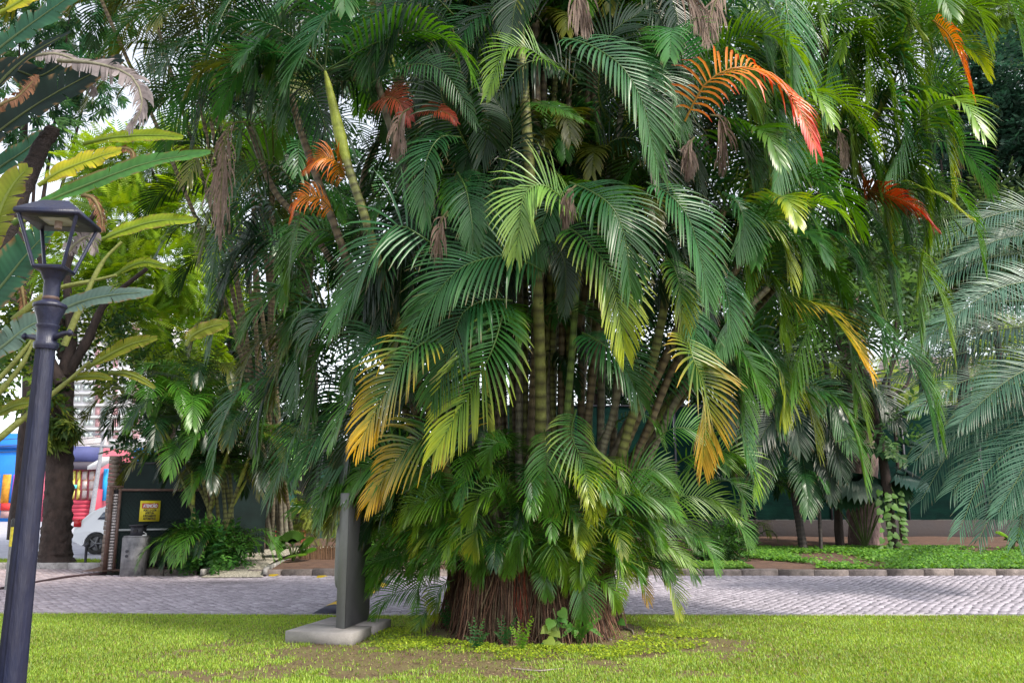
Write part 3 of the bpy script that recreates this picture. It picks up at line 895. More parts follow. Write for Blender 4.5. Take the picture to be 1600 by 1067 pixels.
# hanging dead fronds
def dead(pts, hw, d=0.2, pal='dry'):
    ws = [P(x, y, shellY(x, y) + d) for x, y in pts]
    mb = MB()
    frond(mb, ws, hw * ws[1].y / F * 3.2, pal, n=30, w=.02, up=(0, -1, .2), grav=2.6, vlift=.2, a0=35, a1=10, pet=.1, jit=.35, r0=.012, fold=True, seg=5)
    o = mb.build('dried_frond', M_DRY, clump); o['label'] = 'dead brown frond hanging straight down'
for a in [([(372,200),(352,215),(346,280),(345,370)],22,-.1), ([(385,190),(358,200),(348,270),(343,350)],20,-.1),
          ([(880,-30),(900,-20),(905,5),(915,40)],22,-.4), ([(1040,-20),(1065,-15),(1085,5),(1095,30)],26,-.3),
          ([(1110,180),(1125,185),(1130,215),(1128,260)],18,-.1), ([(1085,215),(1078,225),(1075,250),(1074,270)],14,-.2),
          ([(900,290),(890,300),(886,320),(882,345)],14,-.2), ([(700,330),(690,345),(686,380),(684,420)],14,.0),
          ([(640,170),(628,180),(622,210),(618,240)],16,.2), ([(1300,200),(1310,205),(1316,225),(1318,250)],14,.0),
          ([(1140,-10),(1120,0),(1110,30),(1105,60)],20,-.2)]:
    dead(*a)

# root mass
def roots():
    mb = MB()
    n = 3400
    for i in range(n):
        az = random.uniform(math.pi * .92, 2.08 * math.pi) if i < 2900 else random.uniform(0, 6.28)
        h = random.uniform(.35, 1.0) if random.random() < .8 else random.uniform(.1, .4)
        lump = 1 + 0.09 * math.sin(az * 5) + 0.07 * math.sin(az * 13 + 1)
        rt = random.uniform(.80, .95) * lump; rb = random.uniform(0.9, 1.04) * lump * (1 + (.12 * random.random() if random.random() < .25 else 0))
        da = random.gauss(0, .05)
        if random.random() < .2: da = random.gauss(0, .16)
        a = np.array([CX + math.cos(az) * rt, CY + math.sin(az) * rt, h])
        b = np.array([CX + math.cos(az + da) * rb, CY + math.sin(az + da) * rb, -.02])
        m1 = (a + b) / 2 + np.array([math.cos(az), math.sin(az), 0]) * random.uniform(-.05, .03) + rng.normal(0, .022, 3)
        c = np.array(random.choice([(0.17, .08, .045), (.12, .058, .035), (.24, .14, .085), (.07, .035, .022), (.15, .11, .06)])) * random.uniform(.7, 1.2)
        if abs(az - 4.55) < .09 and random.random() < .35: c = np.array([.34, .075, .04]) * random.uniform(.5, 1.1)
        cur = bez([a, m1, b], 5) + rng.normal(0, .006, (5, 3))
        mb.tube(cur, np.array([.006, .007, .007, .007, .006]) * random.uniform(.6, 1.3), 3, c, cap=False)
    mb.build('roots', M_ROOT, clump, kind='stuff')
    core = MB()
    th = np.linspace(0, 2 * math.pi, 40, endpoint=False)
    prof = [(.96, -.02), (.93, .15), (.88, .5), (.84, .9), (.7, 1.05), (.02, 1.1)]
    v = []
    for r, z in prof:
        l = 1 + 0.09 * np.sin(th * 5) + 0.07 * np.sin(th * 13 + 1)
        v.append(np.stack([CX + np.cos(th) * r * l * .97, CY + np.sin(th) * r * l * .97, np.full(40, z)], -1))
    v = np.concatenate(v); q = [(k * 40 + j, k * 40 + (j + 1) % 40, (k + 1) * 40 + (j + 1) % 40, (k + 1) * 40 + j) for k in range(5) for j in range(40)]
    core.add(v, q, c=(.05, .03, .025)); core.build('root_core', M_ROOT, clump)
roots()

# ---------------------------------------------------------------- leafy trees
def spray(kind):
    """template twig with leaves along +X, as (verts, quads)"""
    V, Q = [], []
    r = np.random.default_rng(3)
    def leaf(p, d, up, ln, wd):
        d = nrm(np.array(d, float)); s = nrm(np.cross(d, up)); up = np.cross(s, d)
        p = np.array(p, float); n = len(V)
        V.extend([p, p + d * ln * .5 + s * wd / 2 - up * wd * .1, p + d * ln - up * ln * .12, p + d * ln * .5 - s * wd / 2 - up * wd * .1])
        Q.append((n, n + 1, n + 2, n + 3))
    if kind == 'broad':
        for i in range(9):
            x = .05 + i * .045; sg = 1 if i % 2 else -1
            leaf((x, 0, 0.01 * r.normal()), (math.cos(.9), sg * math.sin(.9), r.normal() * .35 - .1), (r.normal() * .3, r.normal() * .3, 1), .15, .062)
    elif kind == 'lance':
        for i in range(11):
            a = i * 2.4
            leaf((.02 + i * .012, 0, 0), (.75 + .2 * r.random(), math.cos(a) * .7, math.sin(a) * .5 - .15), (0, .2, 1), .2, .042)
    elif kind == 'feather':
        for i in range(13):
            x = .03 + i * .03
            for sg in (1, -1):
                ln = .14 * math.sin(math.pi * (i + 1.5) / 15) + .02
                leaf((x, 0, -x * x * .5), (.5, sg * 1, -.15), (0, 0, 1), ln, .022)
    return np.array(V), np.array(Q)
TPL = {k: spray(k) for k in ('broad', 'lance', 'feather')}

def crown(name, parent, blobs, n, kind, pals, size=1.0, shell=0.55, down=0.3, kindtag=None):
    """foliage built of many separate leafy twigs spread through the given blobs (centre, radii)"""
    V0, Q0 = TPL[kind]
    w = np.array([b[1] * b[2] for b in blobs], float); w /= w.sum()
    cnt = rng.multinomial(n, w)
    C3, Rr = [], []
    for (c, rx, rz), k in zip(blobs, cnt):
        d = nrm(rng.normal(0, 1, (k, 3))); rr = (shell + (1 - shell) * rng.random(k)) * (1 + .18 * rng.normal(0, 1, k))
        C3.append(np.array(tuple(c)) + d * rr[:, None] * np.array([rx, rx * .8, rz])); Rr.append(d)
    C3 = np.concatenate(C3); D = np.concatenate(Rr); n = len(C3)
    X = nrm(D + rng.normal(0, .6, (n, 3)) + np.array([0, 0, -down]))
    U = nrm(np.array([0, 0, 1.0]) + rng.normal(0, .35, (n, 3))); Yv = nrm(np.cross(U, X)); Z = np.cross(X, Yv)
    s = size * rng.uniform(.7, 1.3, n)
    v = (V0[None, :, 0, None] * X[:, None] + V0[None, :, 1, None] * Yv[:, None] + V0[None, :, 2, None] * Z[:, None]) * s[:, None, None] + C3[:, None]
    q = (np.arange(n)[:, None, None] * len(V0) + Q0[None]).reshape(-1, 4)
    pi = rng.integers(0, len(pals), n)
    c = np.array(pals)[pi] * rng.uniform(.7, 1.3, n)[:, None]
    mb = MB().add(v.reshape(-1, 3), q, c=np.repeat(c, len(V0), 0))
    return mb.build(name, M_LEAF, parent, kind=kindtag)

def blob(x, y, Y, rx, rz=None):
    return (P(x, y, Y), rx * Y / F, (rz or rx) * Y / F)

def trunk(parent, pts, r, m=M_BARK, name='trunk', n=14, k=24, flare=0):
    cur = bez(pts, k); rr = np.linspace(r[0], r[1], k)
    rr = rr * (1 + .04 * rng.normal(0, 1, k))
    if flare: rr += flare * np.exp(-np.linspace(0, 1, k) * 9)
    mb = MB().tube(cur, rr, n)
    # ridged bark: push the ring vertices in and out
    v = mb.v[0]; v += rng.normal(0, r[0] * .05, v.shape).astype(np.float32)
    return mb.build(name, m, parent, smooth=True)

def PX(pts, Y): return [P(x, y, Y) for x, y in pts]

# street tree at the left
base = G(85, 886); base.z = 0.03
t = thing('street_tree', base, 'rough brown trunk of a street tree standing beside the white car', 'tree')
YT = base.y
pts = [base] + PX([(88, 840), (92, 760), (95, 660), (98, 575)], YT)
trunk(t, pts, (.34, .26), flare=.13, k=60, n=22)
for br in ([(98, 585), (112, 530), (106, 470), (110, 400), (150, 330)], [(98, 590), (135, 535), (148, 505), (168, 470), (230, 420)],
           [(96, 600), (66, 540), (30, 480), (-20, 420)], [(100, 560), (90, 480), (60, 400)]):
    trunk(t, PX(br, YT + random.uniform(-.5, .5)), (.15, .05), name='branch', n=9, k=14)
crown('crown', t, [blob(20, 600, YT - 1, 50, 30), blob(-20, 520, YT, 70, 50), blob(60, 500, YT, 50, 35), blob(190, 575, YT + 1, 60, 24), blob(170, 480, YT + 1, 40, 24), blob(290, 580, YT + 2, 50, 24)], 800, 'broad',
      [(.03, .08, .02), (.07, .13, .02), (.14, .2, .02)], 1.3)
crown('trunk_leaves', t, [blob(92, 655, YT - .4, 18, 22), blob(82, 675, YT - .4, 14, 14), blob(112, 662, YT - .3, 14, 8)], 80, 'lance', [(.08, .13, .02), (.05, .1, .02), (.16, .2, .03)], 1.5, down=.8)

# feathery yellow-green tree behind
b = P(265, 700, 25); b.z = 0
t = thing('feathery_tree', b, 'sunlit yellow green tree with fine feathery leaves behind the left banana leaves', 'tree')
trunk(t, [b, P(268, 640, 25), P(262, 520, 25), P(240, 400, 25)], (.16, .08), n=10)
for br in ([(262, 520), (300, 450), (330, 380), (350, 300)], [(262, 500), (210, 420), (170, 330)], [(240, 400), (250, 320), (230, 240)]):
    trunk(t, PX(br, 25), (.09, .03), name='branch', n=7, k=10)
crown('crown', t, [blob(230, 260, 25, 75, 45), blob(300, 330, 25, 55, 50), blob(200, 350, 24, 60, 40), blob(330, 240, 26, 60, 40), blob(250, 430, 24, 65, 40),
                   blob(320, 450, 25, 40, 50), blob(160, 270, 25, 50, 40), blob(290, 530, 24, 45, 30), blob(220, 510, 23, 50, 30), blob(120, 400, 24, 60, 50), blob(190, 440, 23.5, 60, 40)], 2300, 'feather',
      [(.17, .31, .02), (.25, .40, .03), (.10, .21, .02), (.32, .45, .04)], 1.9)

# large dark trees behind the clump
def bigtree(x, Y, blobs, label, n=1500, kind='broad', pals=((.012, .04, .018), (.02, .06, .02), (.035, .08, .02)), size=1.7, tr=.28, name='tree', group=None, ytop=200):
    b = P(x, 700, Y); b.z = .2
    t = thing(name, b, label, 'tree', group)
    trunk(t, [b, P(x + 6, 600, Y), P(x - 8, 450, Y), P(x, ytop, Y)], (tr, tr * .4))
    for (bx, by, rx, rz) in blobs[:4]:
        trunk(t, [P(x, 480, Y), P((x + bx) / 2, (by + 480) / 2 + 10, Y), P(bx, by, Y)], (tr * .35, tr * .12), name='branch', n=7, k=8)
    crown('crown', t, [blob(bx, by, Y + random.uniform(-1.5, 1.5), rx, rz) for bx, by, rx, rz in blobs], n, kind, list(pals), size)
    return t
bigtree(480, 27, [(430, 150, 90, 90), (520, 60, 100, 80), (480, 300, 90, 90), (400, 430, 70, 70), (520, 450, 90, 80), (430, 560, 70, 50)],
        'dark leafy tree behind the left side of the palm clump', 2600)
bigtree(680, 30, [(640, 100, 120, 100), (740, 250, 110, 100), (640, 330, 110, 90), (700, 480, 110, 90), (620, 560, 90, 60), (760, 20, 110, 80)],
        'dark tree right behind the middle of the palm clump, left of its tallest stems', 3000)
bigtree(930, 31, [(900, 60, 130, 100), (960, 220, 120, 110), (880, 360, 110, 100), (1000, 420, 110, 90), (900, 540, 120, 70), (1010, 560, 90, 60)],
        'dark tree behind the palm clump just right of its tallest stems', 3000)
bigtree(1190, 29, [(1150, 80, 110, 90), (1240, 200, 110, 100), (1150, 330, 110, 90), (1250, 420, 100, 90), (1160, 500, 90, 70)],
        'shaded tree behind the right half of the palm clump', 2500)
bigtree(1500, 31, [(1520, 190, 75, 65), (1580, 130, 80, 60), (1470, 250, 60, 45), (1570, 260, 70, 50), (1640, 200, 80, 70), (1500, 120, 50, 40)],
        'dense blue green broadleaf tree at the upper right edge', 2300, pals=((.03, .075, .05), (.045, .11, .065), (.02, .055, .035)), size=1.9, ytop=240)
bigtree(1440, 30, [(1450, 340, 70, 45), (1500, 390, 80, 50), (1420, 420, 60, 55), (1560, 340, 70, 45), (1480, 470, 70, 40), (1390, 370, 50, 50), (1600, 400, 70, 60)],
        'olive green tree with drooping compound leaves below the blue green one', 2500, pals=((.06, .11, .03), (.10, .16, .05), (.04, .08, .03)), size=1.9, ytop=420)
bigtree(1560, 40, [(1420, 600, 60, 22), (1500, 610, 70, 20), (1580, 560, 80, 50), (1660, 560, 90, 70)],
        'sunlit pale green bushes seen above the right netted wall', 1200, 'feather', ((.24, .36, .06), (.32, .42, .08), (.16, .26, .04)), 2.4, tr=.12, ytop=560, name='garden_bush')
bigtree(1100, 33, [(1080, 590, 70, 40), (1160, 600, 60, 40), (1000, 600, 60, 40), (1210, 560, 50, 40), (1130, 540, 70, 40)], 'dark bushy tree just behind the netted wall, right of the palm canes', 1500, ytop=560)
bigtree(1230, 38, [(1230, 590, 70, 26), (1300, 600, 60, 24)], 'bright bush showing over the wall behind the fan palm', 600, 'feather', ((.2, .3, .05), (.3, .4, .08)), 2.4, tr=.12, ytop=580, name='garden_bush')
bigtree(360, 34, [(330, 600, 70, 50), (400, 540, 80, 60), (430, 650, 70, 40), (300, 670, 60, 40), (400, 700, 70, 30), (520, 680, 80, 40), (240, 690, 40, 26), (610, 650, 80, 40), (680, 690, 80, 36), (560, 720, 60, 20), (470, 730, 60, 20)], 'bushy dark tree above the left dark fence', 3600, ytop=540)

bigtree(1560, 33, [(1560, 30, 70, 50), (1500, 0, 70, 50), (1620, 40, 60, 60), (1440, -10, 80, 50)], 'yellow green feathery tree top at the upper right corner', 900, 'feather', ((.16, .28, .03), (.1, .2, .03)), 2.4, tr=.15, ytop=120)
bigtree(40, 30, [(30, 60, 80, 70), (110, 20, 90, 60), (60, 180, 70, 60), (140, 130, 50, 50)], 'leafy tree behind the banana plant at the upper left corner', 700, 'lance', ((.03, .09, .04), (.06, .14, .04)), 2.0, ytop=120)

# ---------------------------------------------------------------- banana-like plants at the left
GREENS.update({'ban_green': ((.05, .15, .04), (.07, .2, .04)), 'ban_backlit': ((.004, .014, .010), (.006, .018, .012)), 'ban_yellow': ((.26, .32, .02), (.5, .42, .02)),  # darkest leaf pair: backlit shade put into the leaf colour
               'ban_olive': ((.11, .15, .01), (.16, .17, .015)), 'ban_teal': ((.02, .075, .045), (.03, .10, .05)), 'ban_grey': ((.09, .15, .13), (.13, .19, .16)),
               'ban_dead': ((.20, .16, .16), (.28, .24, .24)), 'ban_brown': ((.17, .08, .045), (.22, .1, .05)), 'ban_lime': ((.16, .26, .02), (.28, .34, .02))})
def paddle(parent, pts, hw, pal, Y, up=(0.1, -1, .35), n=44, droop=.25, label=None, m=None, a0=72, tear=.09):
    """broad leaf blade in one skin on each side of the midrib, torn here and there down to the rib"""
    ws = [P(x, y, Y) for x, y in pts]
    W = hw * Y / F
    K = 90; cur = bez(ws, K); d = np.r_[0, np.cumsum(np.linalg.norm(np.diff(cur, axis=0), axis=1))]; d /= d[-1]
    ts = np.linspace(.1, 1, n); T = nrm(np.gradient(cur, axis=0))
    pos = np.stack([np.interp(ts, d, cur[:, i]) for i in range(3)], -1); tan = nrm(np.stack([np.interp(ts, d, T[:, i]) for i in range(3)], -1))
    upv = np.asarray(up, float); Nn = nrm(upv - tan * (tan @ upv)[:, None]); S = np.cross(tan, Nn)
    u = (ts - .1) / .9; pr = np.clip(np.sin(np.pi * (.05 + .93 * u)) ** .5, .05, 1)
    c0, c1 = (np.array(x) for x in GREENS[pal]); mb = MB(); seg = 4
    for sg in (1, -1):
        ang = np.radians(a0 - 22 * u); wav = np.cumsum(rng.normal(0, .03, n)) + .10 * np.sin(np.arange(n) * .5 + rng.random() * 6)
        D0 = np.cos(ang)[:, None] * tan + np.sin(ang)[:, None] * nrm(S * sg + Nn * (.25 + wav)[:, None])
        groups, g0_ = [], 0
        for i in range(1, n):
            if rng.random() < tear or i == n - 1: groups.append((g0_, i)); g0_ = i
        for (i0, i1) in groups:
            if i1 - i0 < 1: continue
            dr = droop * rng.uniform(.6, 1.5); tw = rng.normal(0, .05 if tear < .2 else .25)
            idx = np.arange(i0, i1 + 1); rows = []
            f = np.linspace(0, 1, len(idx)); sh = (0.06 * W * (1 - 2 * f))[:, None] * (tear > 0)     # edges of a tear draw apart
            p = pos[idx]; dd = D0[idx]; rows.append(p)
            Lf = (W * pr[idx] * rng.uniform(.96, 1.04))[:, None]
            for k in range(1, seg + 1):
                dd = nrm(dd + np.array([0, 0, -1.0]) * dr * k / seg * .6 + Nn[idx] * tw * k / seg + tan[idx] * sh / W * .5)
                p = p + dd * Lf / seg; rows.append(p)
            R_ = np.stack(rows, 1); m_ = len(idx)
            ii = np.arange(m_ - 1)[:, None] * (seg + 1) + np.arange(seg)[None]
            q = np.stack([ii, ii + 1, ii + seg + 2, ii + seg + 1], -1).reshape(-1, 4)
            vein = np.where(np.arange(i0, i1 + 1) % 2, 1.1, .92)[:, None, None] * rng.uniform(.92, 1.08)
            kk = np.linspace(0, 1, seg + 1)[None, :, None]
            col = (c0 + (c1 - c0) * kk) * vein
            if pal != 'ban_dead':
                brown = (kk > .9) & (rng.random((m_, 1, 1)) < .35)
                col = np.where(brown, np.array([.2, .12, .05]), col)
            mb.add(R_.reshape(-1, 3), q, c=col.reshape(-1, 3))
    mb.tube(cur[::9], np.linspace(.022, .006, len(cur[::9])), 6, (c0 + np.array([.12, .14, .05])) * .7)
    o = mb.build('leaf', m or M_LEAF, parent, smooth=False)
    if label: o['label'] = label
    return o
b = P(-60, 600, 7.5); b.z = 0
ban = thing('banana_plant', b, 'tall banana plant reaching in from the left edge with torn, yellowing and dead leaves', 'banana plant')
trunk(ban, [b, P(-50, 600, 7.5), P(-20, 440, 7.5), P(25, 320, 7.5), P(62, 235, 7.5), P(85, 200, 7.5)], (.13, .06), n=12, k=40, name='trunk', m=mat('banana_bark', (.035, .024, .024), .9, noise=.6, scale=10, bump=1, stretch=(1, 1, 5)))
for a in [([(-60, 260), (0, 205), (80, 150), (190, 92)], 34, 'ban_backlit', 7.2), ([(-40, 190), (0, 130), (50, 85), (110, 50)], 12, 'ban_backlit', 6.6),
          ([(20, 350), (70, 318), (130, 292), (230, 255), (328, 238)], 19, 'ban_green', 6.4), ([(-30, 420), (0, 330), (20, 290), (44, 262)], 34, 'ban_olive', 6.2),
          ([(60, 290), (95, 268), (150, 247), (188, 236)], 24, 'ban_yellow', 7.0), ([(130, 225), (180, 215), (240, 212), (285, 215)], 16, 'ban_lime', 7.6),
          ([(-60, 520), (0, 450), (40, 400), (85, 352)], 40, 'ban_teal', 7.0), ([(-50, 300), (0, 262), (40, 235), (75, 205)], 22, 'ban_teal', 7.8),
          ([(-30, 100), (20, 60), (60, 30), (130, -20)], 30, 'ban_teal', 7.9), ([(-40, 170), (10, 110), (60, 120), (110, 90)], 26, 'ban_backlit', 8.2),
          ([(60, 512), (110, 478), (170, 462), (238, 456)], 20, 'ban_grey', 6.9), ([(-40, 570), (0, 545), (45, 510), (95, 492)], 24, 'ban_grey', 6.8),
          ([(150, 378), (200, 358), (250, 345), (306, 344)], 15, 'ban_lime', 7.4), ([(180, 430), (205, 416), (230, 410), (262, 418)], 10, 'ban_lime', 7.6),
          ([(135, 575), (170, 555), (205, 538), (245, 528)], 14, 'ban_olive', 7.3), ([(100, 600), (120, 590), (150, 588), (175, 592)], 9, 'ban_olive', 7.3),
          ([(170, 583), (195, 583), (220, 592), (242, 606)], 8, 'ban_olive', 7.4), ([(-30, 660), (0, 645), (30, 632), (60, 628)], 12, 'ban_olive', 7.2),
          ([(290, 540), (300, 525), (325, 512), (355, 505)], 16, 'ban_olive', 7.8), ([(0, 20), (20, 10), (50, -10), (80, -30)], 22, 'ban_yellow', 7.0)]:
    paddle(ban, a[0], a[1], a[2], a[3], label='yellow leaf' if a[2] == 'ban_yellow' else None)
for a in [([(90, 95), (150, 100), (205, 120), (222, 165), (200, 205)], 34, 'ban_dead', 7.0), ([(40, 90), (90, 85), (130, 105), (150, 150)], 26, 'ban_dead', 7.3),
          ([(-20, 175), (10, 160), (30, 150), (60, 118)], 18, 'ban_brown', 6.9), ([(128, 305), (145, 310), (158, 335), (160, 362)], 18, 'ban_brown', 7.1),
          ([(100, 400), (120, 380), (140, 370), (150, 395)], 22, 'ban_dead', 7.3), ([(30, 440), (35, 455), (38, 480), (34, 500)], 14, 'ban_brown', 7.4),
          ([(170, 235), (195, 232), (208, 240), (205, 258)], 10, 'ban_brown', 7.1)]:
    paddle(ban, a[0], a[1], a[2], a[3], droop=1.3, label='dead torn leaf', m=M_DRY, tear=.6)
st = MB()
for pts in ([(-20, 700), (40, 650), (100, 600), (140, 565)], [(-30, 640), (10, 600), (40, 560), (60, 512)], [(-20, 600), (0, 590), (40, 545), (62, 510)], [(100, 540), (130, 470), (160, 410), (190, 378)],
            [(-30, 330), (30, 345), (60, 335)], [(20, 500), (80, 455), (140, 440), (182, 430)]):
    st.tube(bez(PX(pts, 7.25), 12), [.03] * 4 + [.022] * 4 + [.014] * 4, 7, (.2, .22, .06))
st.build('leaf_stalks', M_STEM, ban)

# dark palm fronds hanging in at the top left, from a palm left of the clump
def palm(name, base, label, cat, stems, L, pals, nf, group=None, w=.03, n=30, lw=.55, r=.06, skind='brown', el=(10, 75), low=0, lowL=.8, m=M_FROND, grav=1.0):
    t = thing(name, base, label, cat, group)
    for tp in stems:
        tp = Vector(tp); b = Vector(base)
        bb = b + Vector((random.uniform(-.15, .15), random.uniform(-.15, .15), 0)) * min(len(stems), 3)
        m1 = bb.lerp(tp, .5) + Vector(((tp.x - bb.x) * -.15, 0, .0))
        mb = MB(); stem(mb, [bb, m1, tp], r, r * .7, skind); mb.build('stem', M_STEM, t)
        a0 = random.uniform(0, 6.28)
        for j in range(nf):
            mb, _ = auto_frond(tp, a0 + j * 2.4, random.uniform(*el), L * random.uniform(.8, 1.15), random.choice(pals), n=n, w=w, lw=lw, droop=grav)
            mb.build('frond', m, t)
    for j in range(low):
        az = random.uniform(0, 6.28)
        mb, _ = auto_frond(Vector(base) + Vector((math.cos(az) * .3, math.sin(az) * .3, .3)), az, random.uniform(30, 75), lowL * random.uniform(.7, 1.2), random.choice(pals), n=22, w=w * .8, lw=lw)
        mb.build('frond', m, t)
    return t
def ptl(name, base, label, stems_px, Y, L, pals, nf, **k):
    return palm(name, base, label, 'palm tree', [P(x, y, Y + random.uniform(-.6, .6)) for x, y in stems_px], L, pals, nf, **k)
b = P(300, 800, 13.5); b.z = 0
b = P(330, 860, 15.8); b.z = 0.0
# a second palm clump beyond, whose crowns fill the upper left
ub = G(430, 868, .12)
ptl('areca_palm', ub, 'areca palm whose dark crowns lean over the gate, behind the left of the clump',
    [(395, 300), (330, 190), (300, 100), (420, 180), (380, 60), (460, 330), (440, 20), (400, 420), (240, 20), (150, -20), (300, 0)], 18.5, 2.7, ['dark', 'dark', 'teal', 'olive'], 8, r=.06, lw=.6, w=.045)
# small palm clump by the gate
pb = G(338, 888, .1)
ptl('small_areca_clump', pb, 'smaller areca palm clump growing beside the green gate and warning sign',
    [(322, 655), (345, 640), (290, 650), (362, 690), (255, 670), (395, 700), (310, 600), (240, 655), (300, 735), (350, 745), (385, 750), (330, 710)], pb.y, 1.7, ['dark', 'green', 'olive', 'dark', 'green'], 8, r=.045, w=.035, lw=.62, skind='olive', low=40, lowL=1.3)
# palms right of the clump, before the netted wall
pb = G(1245, 862, .2)
ptl('small_palm', pb, 'small dark palm with a fibrous stump before the netted wall', [(1240, 770)], pb.y, 1.7, ['dark', 'teal', 'dark', 'green'], 12, r=.12, w=.03, lw=.5, skind='dark')
pb = G(1165, 860, .15)
ptl('small_palm', pb, 'bright leafy palm at the right foot of the big clump, beside the bare soil', [(1150, 740), (1185, 700)], pb.y, 1.6, ['green', 'teal', 'green', 'lime'], 8, r=.05, w=.03, lw=.6, low=12, lowL=1.0)
pb = G(1290, 858, .3); 
ptl('shaded_palm', pb, 'shaded palm with long dull fronds leaning over the wall left of the bark trunk', [(1285, 640)], 23.5, 2.3, ['dark', 'teal', 'dark'], 13, r=.05, w=.04, lw=.5, skind='dark')

shp = bpy.data.objects['shaded_palm']
for pts, hw, pal in [([(1225, 610), (1260, 600), (1300, 630), (1330, 700)], 45, 'teal'), ([(1240, 640), (1270, 650), (1300, 680), (1315, 740)], 40, 'dark'), ([(1240, 600), (1215, 620), (1195, 670), (1190, 740)], 45, 'dark'),
                     ([(1280, 640), (1240, 640), (1205, 660), (1180, 700)], 45, 'dark'), ([(1240, 720), (1215, 700), (1195, 720), (1185, 780)], 32, 'teal'), ([(1245, 700), (1270, 690), (1290, 720), (1300, 780)], 30, 'dark'),
                     ([(1300, 600), (1330, 590), (1370, 610), (1400, 660)], 44, 'dark'), ([(1250, 690), (1255, 720), (1262, 760), (1262, 800)], 34, 'teal'), ([(1180, 640), (1200, 620), (1235, 640), (1250, 700)], 44, 'dark')]:
    ws = [P(x, y, 22.5 + .3 * (2 - i)) for i, (x, y) in enumerate(pts)]
    mb = MB(); frond(mb, ws, hw * 22.5 / F * 1.5, pal, n=34, w=.05, up=(0, -.8, .6), grav=.45, vlift=.3, a0=66, a1=20, pet=.08, r0=.014)
    mb.build('frond', M_FROND, shp)

# feather palm at the right edge
pb = G(1612, 862, .2)
ph = thing('feather_palm', pb, 'grey green feather palm with fine stiff leaflets arching in from the right edge', 'palm tree')
trunk(ph, [pb, P(1612, 780, pb.y), P(1650, 640, pb.y - 1.5), P(1730, 480, 14.5)], (.26, .2), M_BARK2)
GREENS['grey'] = ((.045, .13, .085), (.09, .19, .11)); GREENS['greydark'] = ((.02, .06, .04), (.03, .08, .045))
for pts, hw, pal in [([(1740, 440), (1640, 335), (1540, 340), (1460, 385)], 52, 'grey'), ([(1740, 460), (1640, 400), (1540, 405), (1450, 450)], 52, 'grey'),
                     ([(1740, 480), (1620, 470), (1520, 480), (1430, 540)], 58, 'grey'), ([(1740, 500), (1620, 545), (1510, 550), (1400, 590)], 52, 'greydark'),
                     ([(1740, 520), (1620, 580), (1520, 590), (1425, 640)], 50, 'grey'), ([(1740, 500), (1660, 600), (1560, 680), (1488, 765)], 66, 'grey'),
                     ([(1740, 520), (1680, 640), (1620, 700), (1560, 800)], 62, 'grey'), ([(1740, 480), (1600, 590), (1500, 640), (1430, 720)], 58, 'greydark'),
                     ([(1740, 520), (1640, 640), (1540, 740), (1500, 825)], 56, 'grey'), ([(1740, 520), (1700, 620), (1650, 720), (1600, 800)], 56, 'grey'),
                     ([(1740, 500), (1600, 510), (1480, 530), (1410, 560)], 50, 'grey'),
                     ([(1740, 430), (1660, 350), (1560, 370), (1470, 420)], 56, 'grey'), ([(1740, 560), (1660, 560), (1580, 590), (1500, 660)], 60, 'grey'),
                     ([(1740, 600), (1680, 680), (1610, 760), (1590, 840)], 56, 'grey'), ([(1740, 450), (1640, 440), (1560, 450), (1480, 500)], 60, 'grey'),
                     ([(1740, 540), (1640, 600), (1560, 630), (1470, 700)], 60, 'grey'), ([(1740, 560), (1650, 700), (1570, 770), (1530, 840)], 50, 'greydark'),
                     ([(1740, 560), (1640, 520), (1540, 520), (1440, 600)], 56, 'greydark'),
                     ([(1740, 500), (1620, 620), (1500, 690), (1440, 780)], 55, 'greydark'), ([(1740, 470), (1660, 380), (1580, 370), (1500, 400)], 50, 'grey')]:
    Y = 14.5 + random.uniform(-.8, .4); ws = [P(x, y, Y + .25 * (1 - i)) for i, (x, y) in enumerate(pts)]
    mb = MB(); frond(mb, ws, hw * Y / F * 1.45, pal, n=64, w=.025, up=(-.3, -.75, .6), grav=.36, vlift=.3, a0=64, a1=25, pet=.05, r0=.016, seg=4, stalkcol=(.14, .2, .07))
    mb.build('frond', M_FROND, ph)

# ---------------------------------------------------------------- fan leaves
def fan(mb, c, ax, upv, R, col, n=20, spread=200, pleat=.07, droop=.15):
    """pleated fan leaf round centre c, opening along ax"""
    ax = Vector(ax).normalized(); nn = Vector(upv); nn = (nn - ax * nn.dot(ax)).normalized(); s = ax.cross(nn)
    m_ = n * 2 + 1; V = [tuple(c)]; K = 3
    for k in range(1, K + 1):
        for i in range(m_):
            a = math.radians(-spread / 2 + spread * i / (m_ - 1)); f = k / K
            r = R * f * (1 - .12 * (i % 2) * (k == K)) * (1 - .12 * abs(math.sin(a / 2)))
            z = R * pleat * (1 if i % 2 else -1) * f
            d = ax * math.cos(a) + s * math.sin(a)
            p = Vector(c) + d * r + nn * z; p.z -= droop * R * f * f
            V.append(tuple(p))
    Q = []; T = [(0, 1 + i, 2 + i) for i in range(m_ - 1)]
    for k in range(K - 1):
        for i in range(m_ - 1):
            a = 1 + k * m_ + i; Q.append((a, a + 1, a + m_ + 1, a + m_))
    mb.add(V, Q, T, c=col)
def fanplant(name, base, label, cat, leaves, R, cols, Y, group=None, st=(.08, .12, .03)):
    t = thing(name, base, label, cat, group)
    for (x, y, ax, up, s) in leaves:
        p = P(x, y, Y + random.uniform(-.3, .3)); sp = 200
        if name == 'fan_leaf_plant': p = (Vector(base) + Vector((0, 0, .22))).lerp(p, .5); ax = (ax[0], ax[1], ax[2] + .45); sp = 120; s *= 1.15
        col = np.array(random.choice(cols)) * random.uniform(.8, 1.2)
        mb = MB(); fan(mb, p, ax, up, R * s, col, spread=sp); bs = Vector(base)
        mb.tube(bez([bs, bs.lerp(p, .6) + Vector((0, 0, .15)), p], 8), [.018] * 8, 5, st)
        mb.build('leaf', M_LEAF, t)
    return t
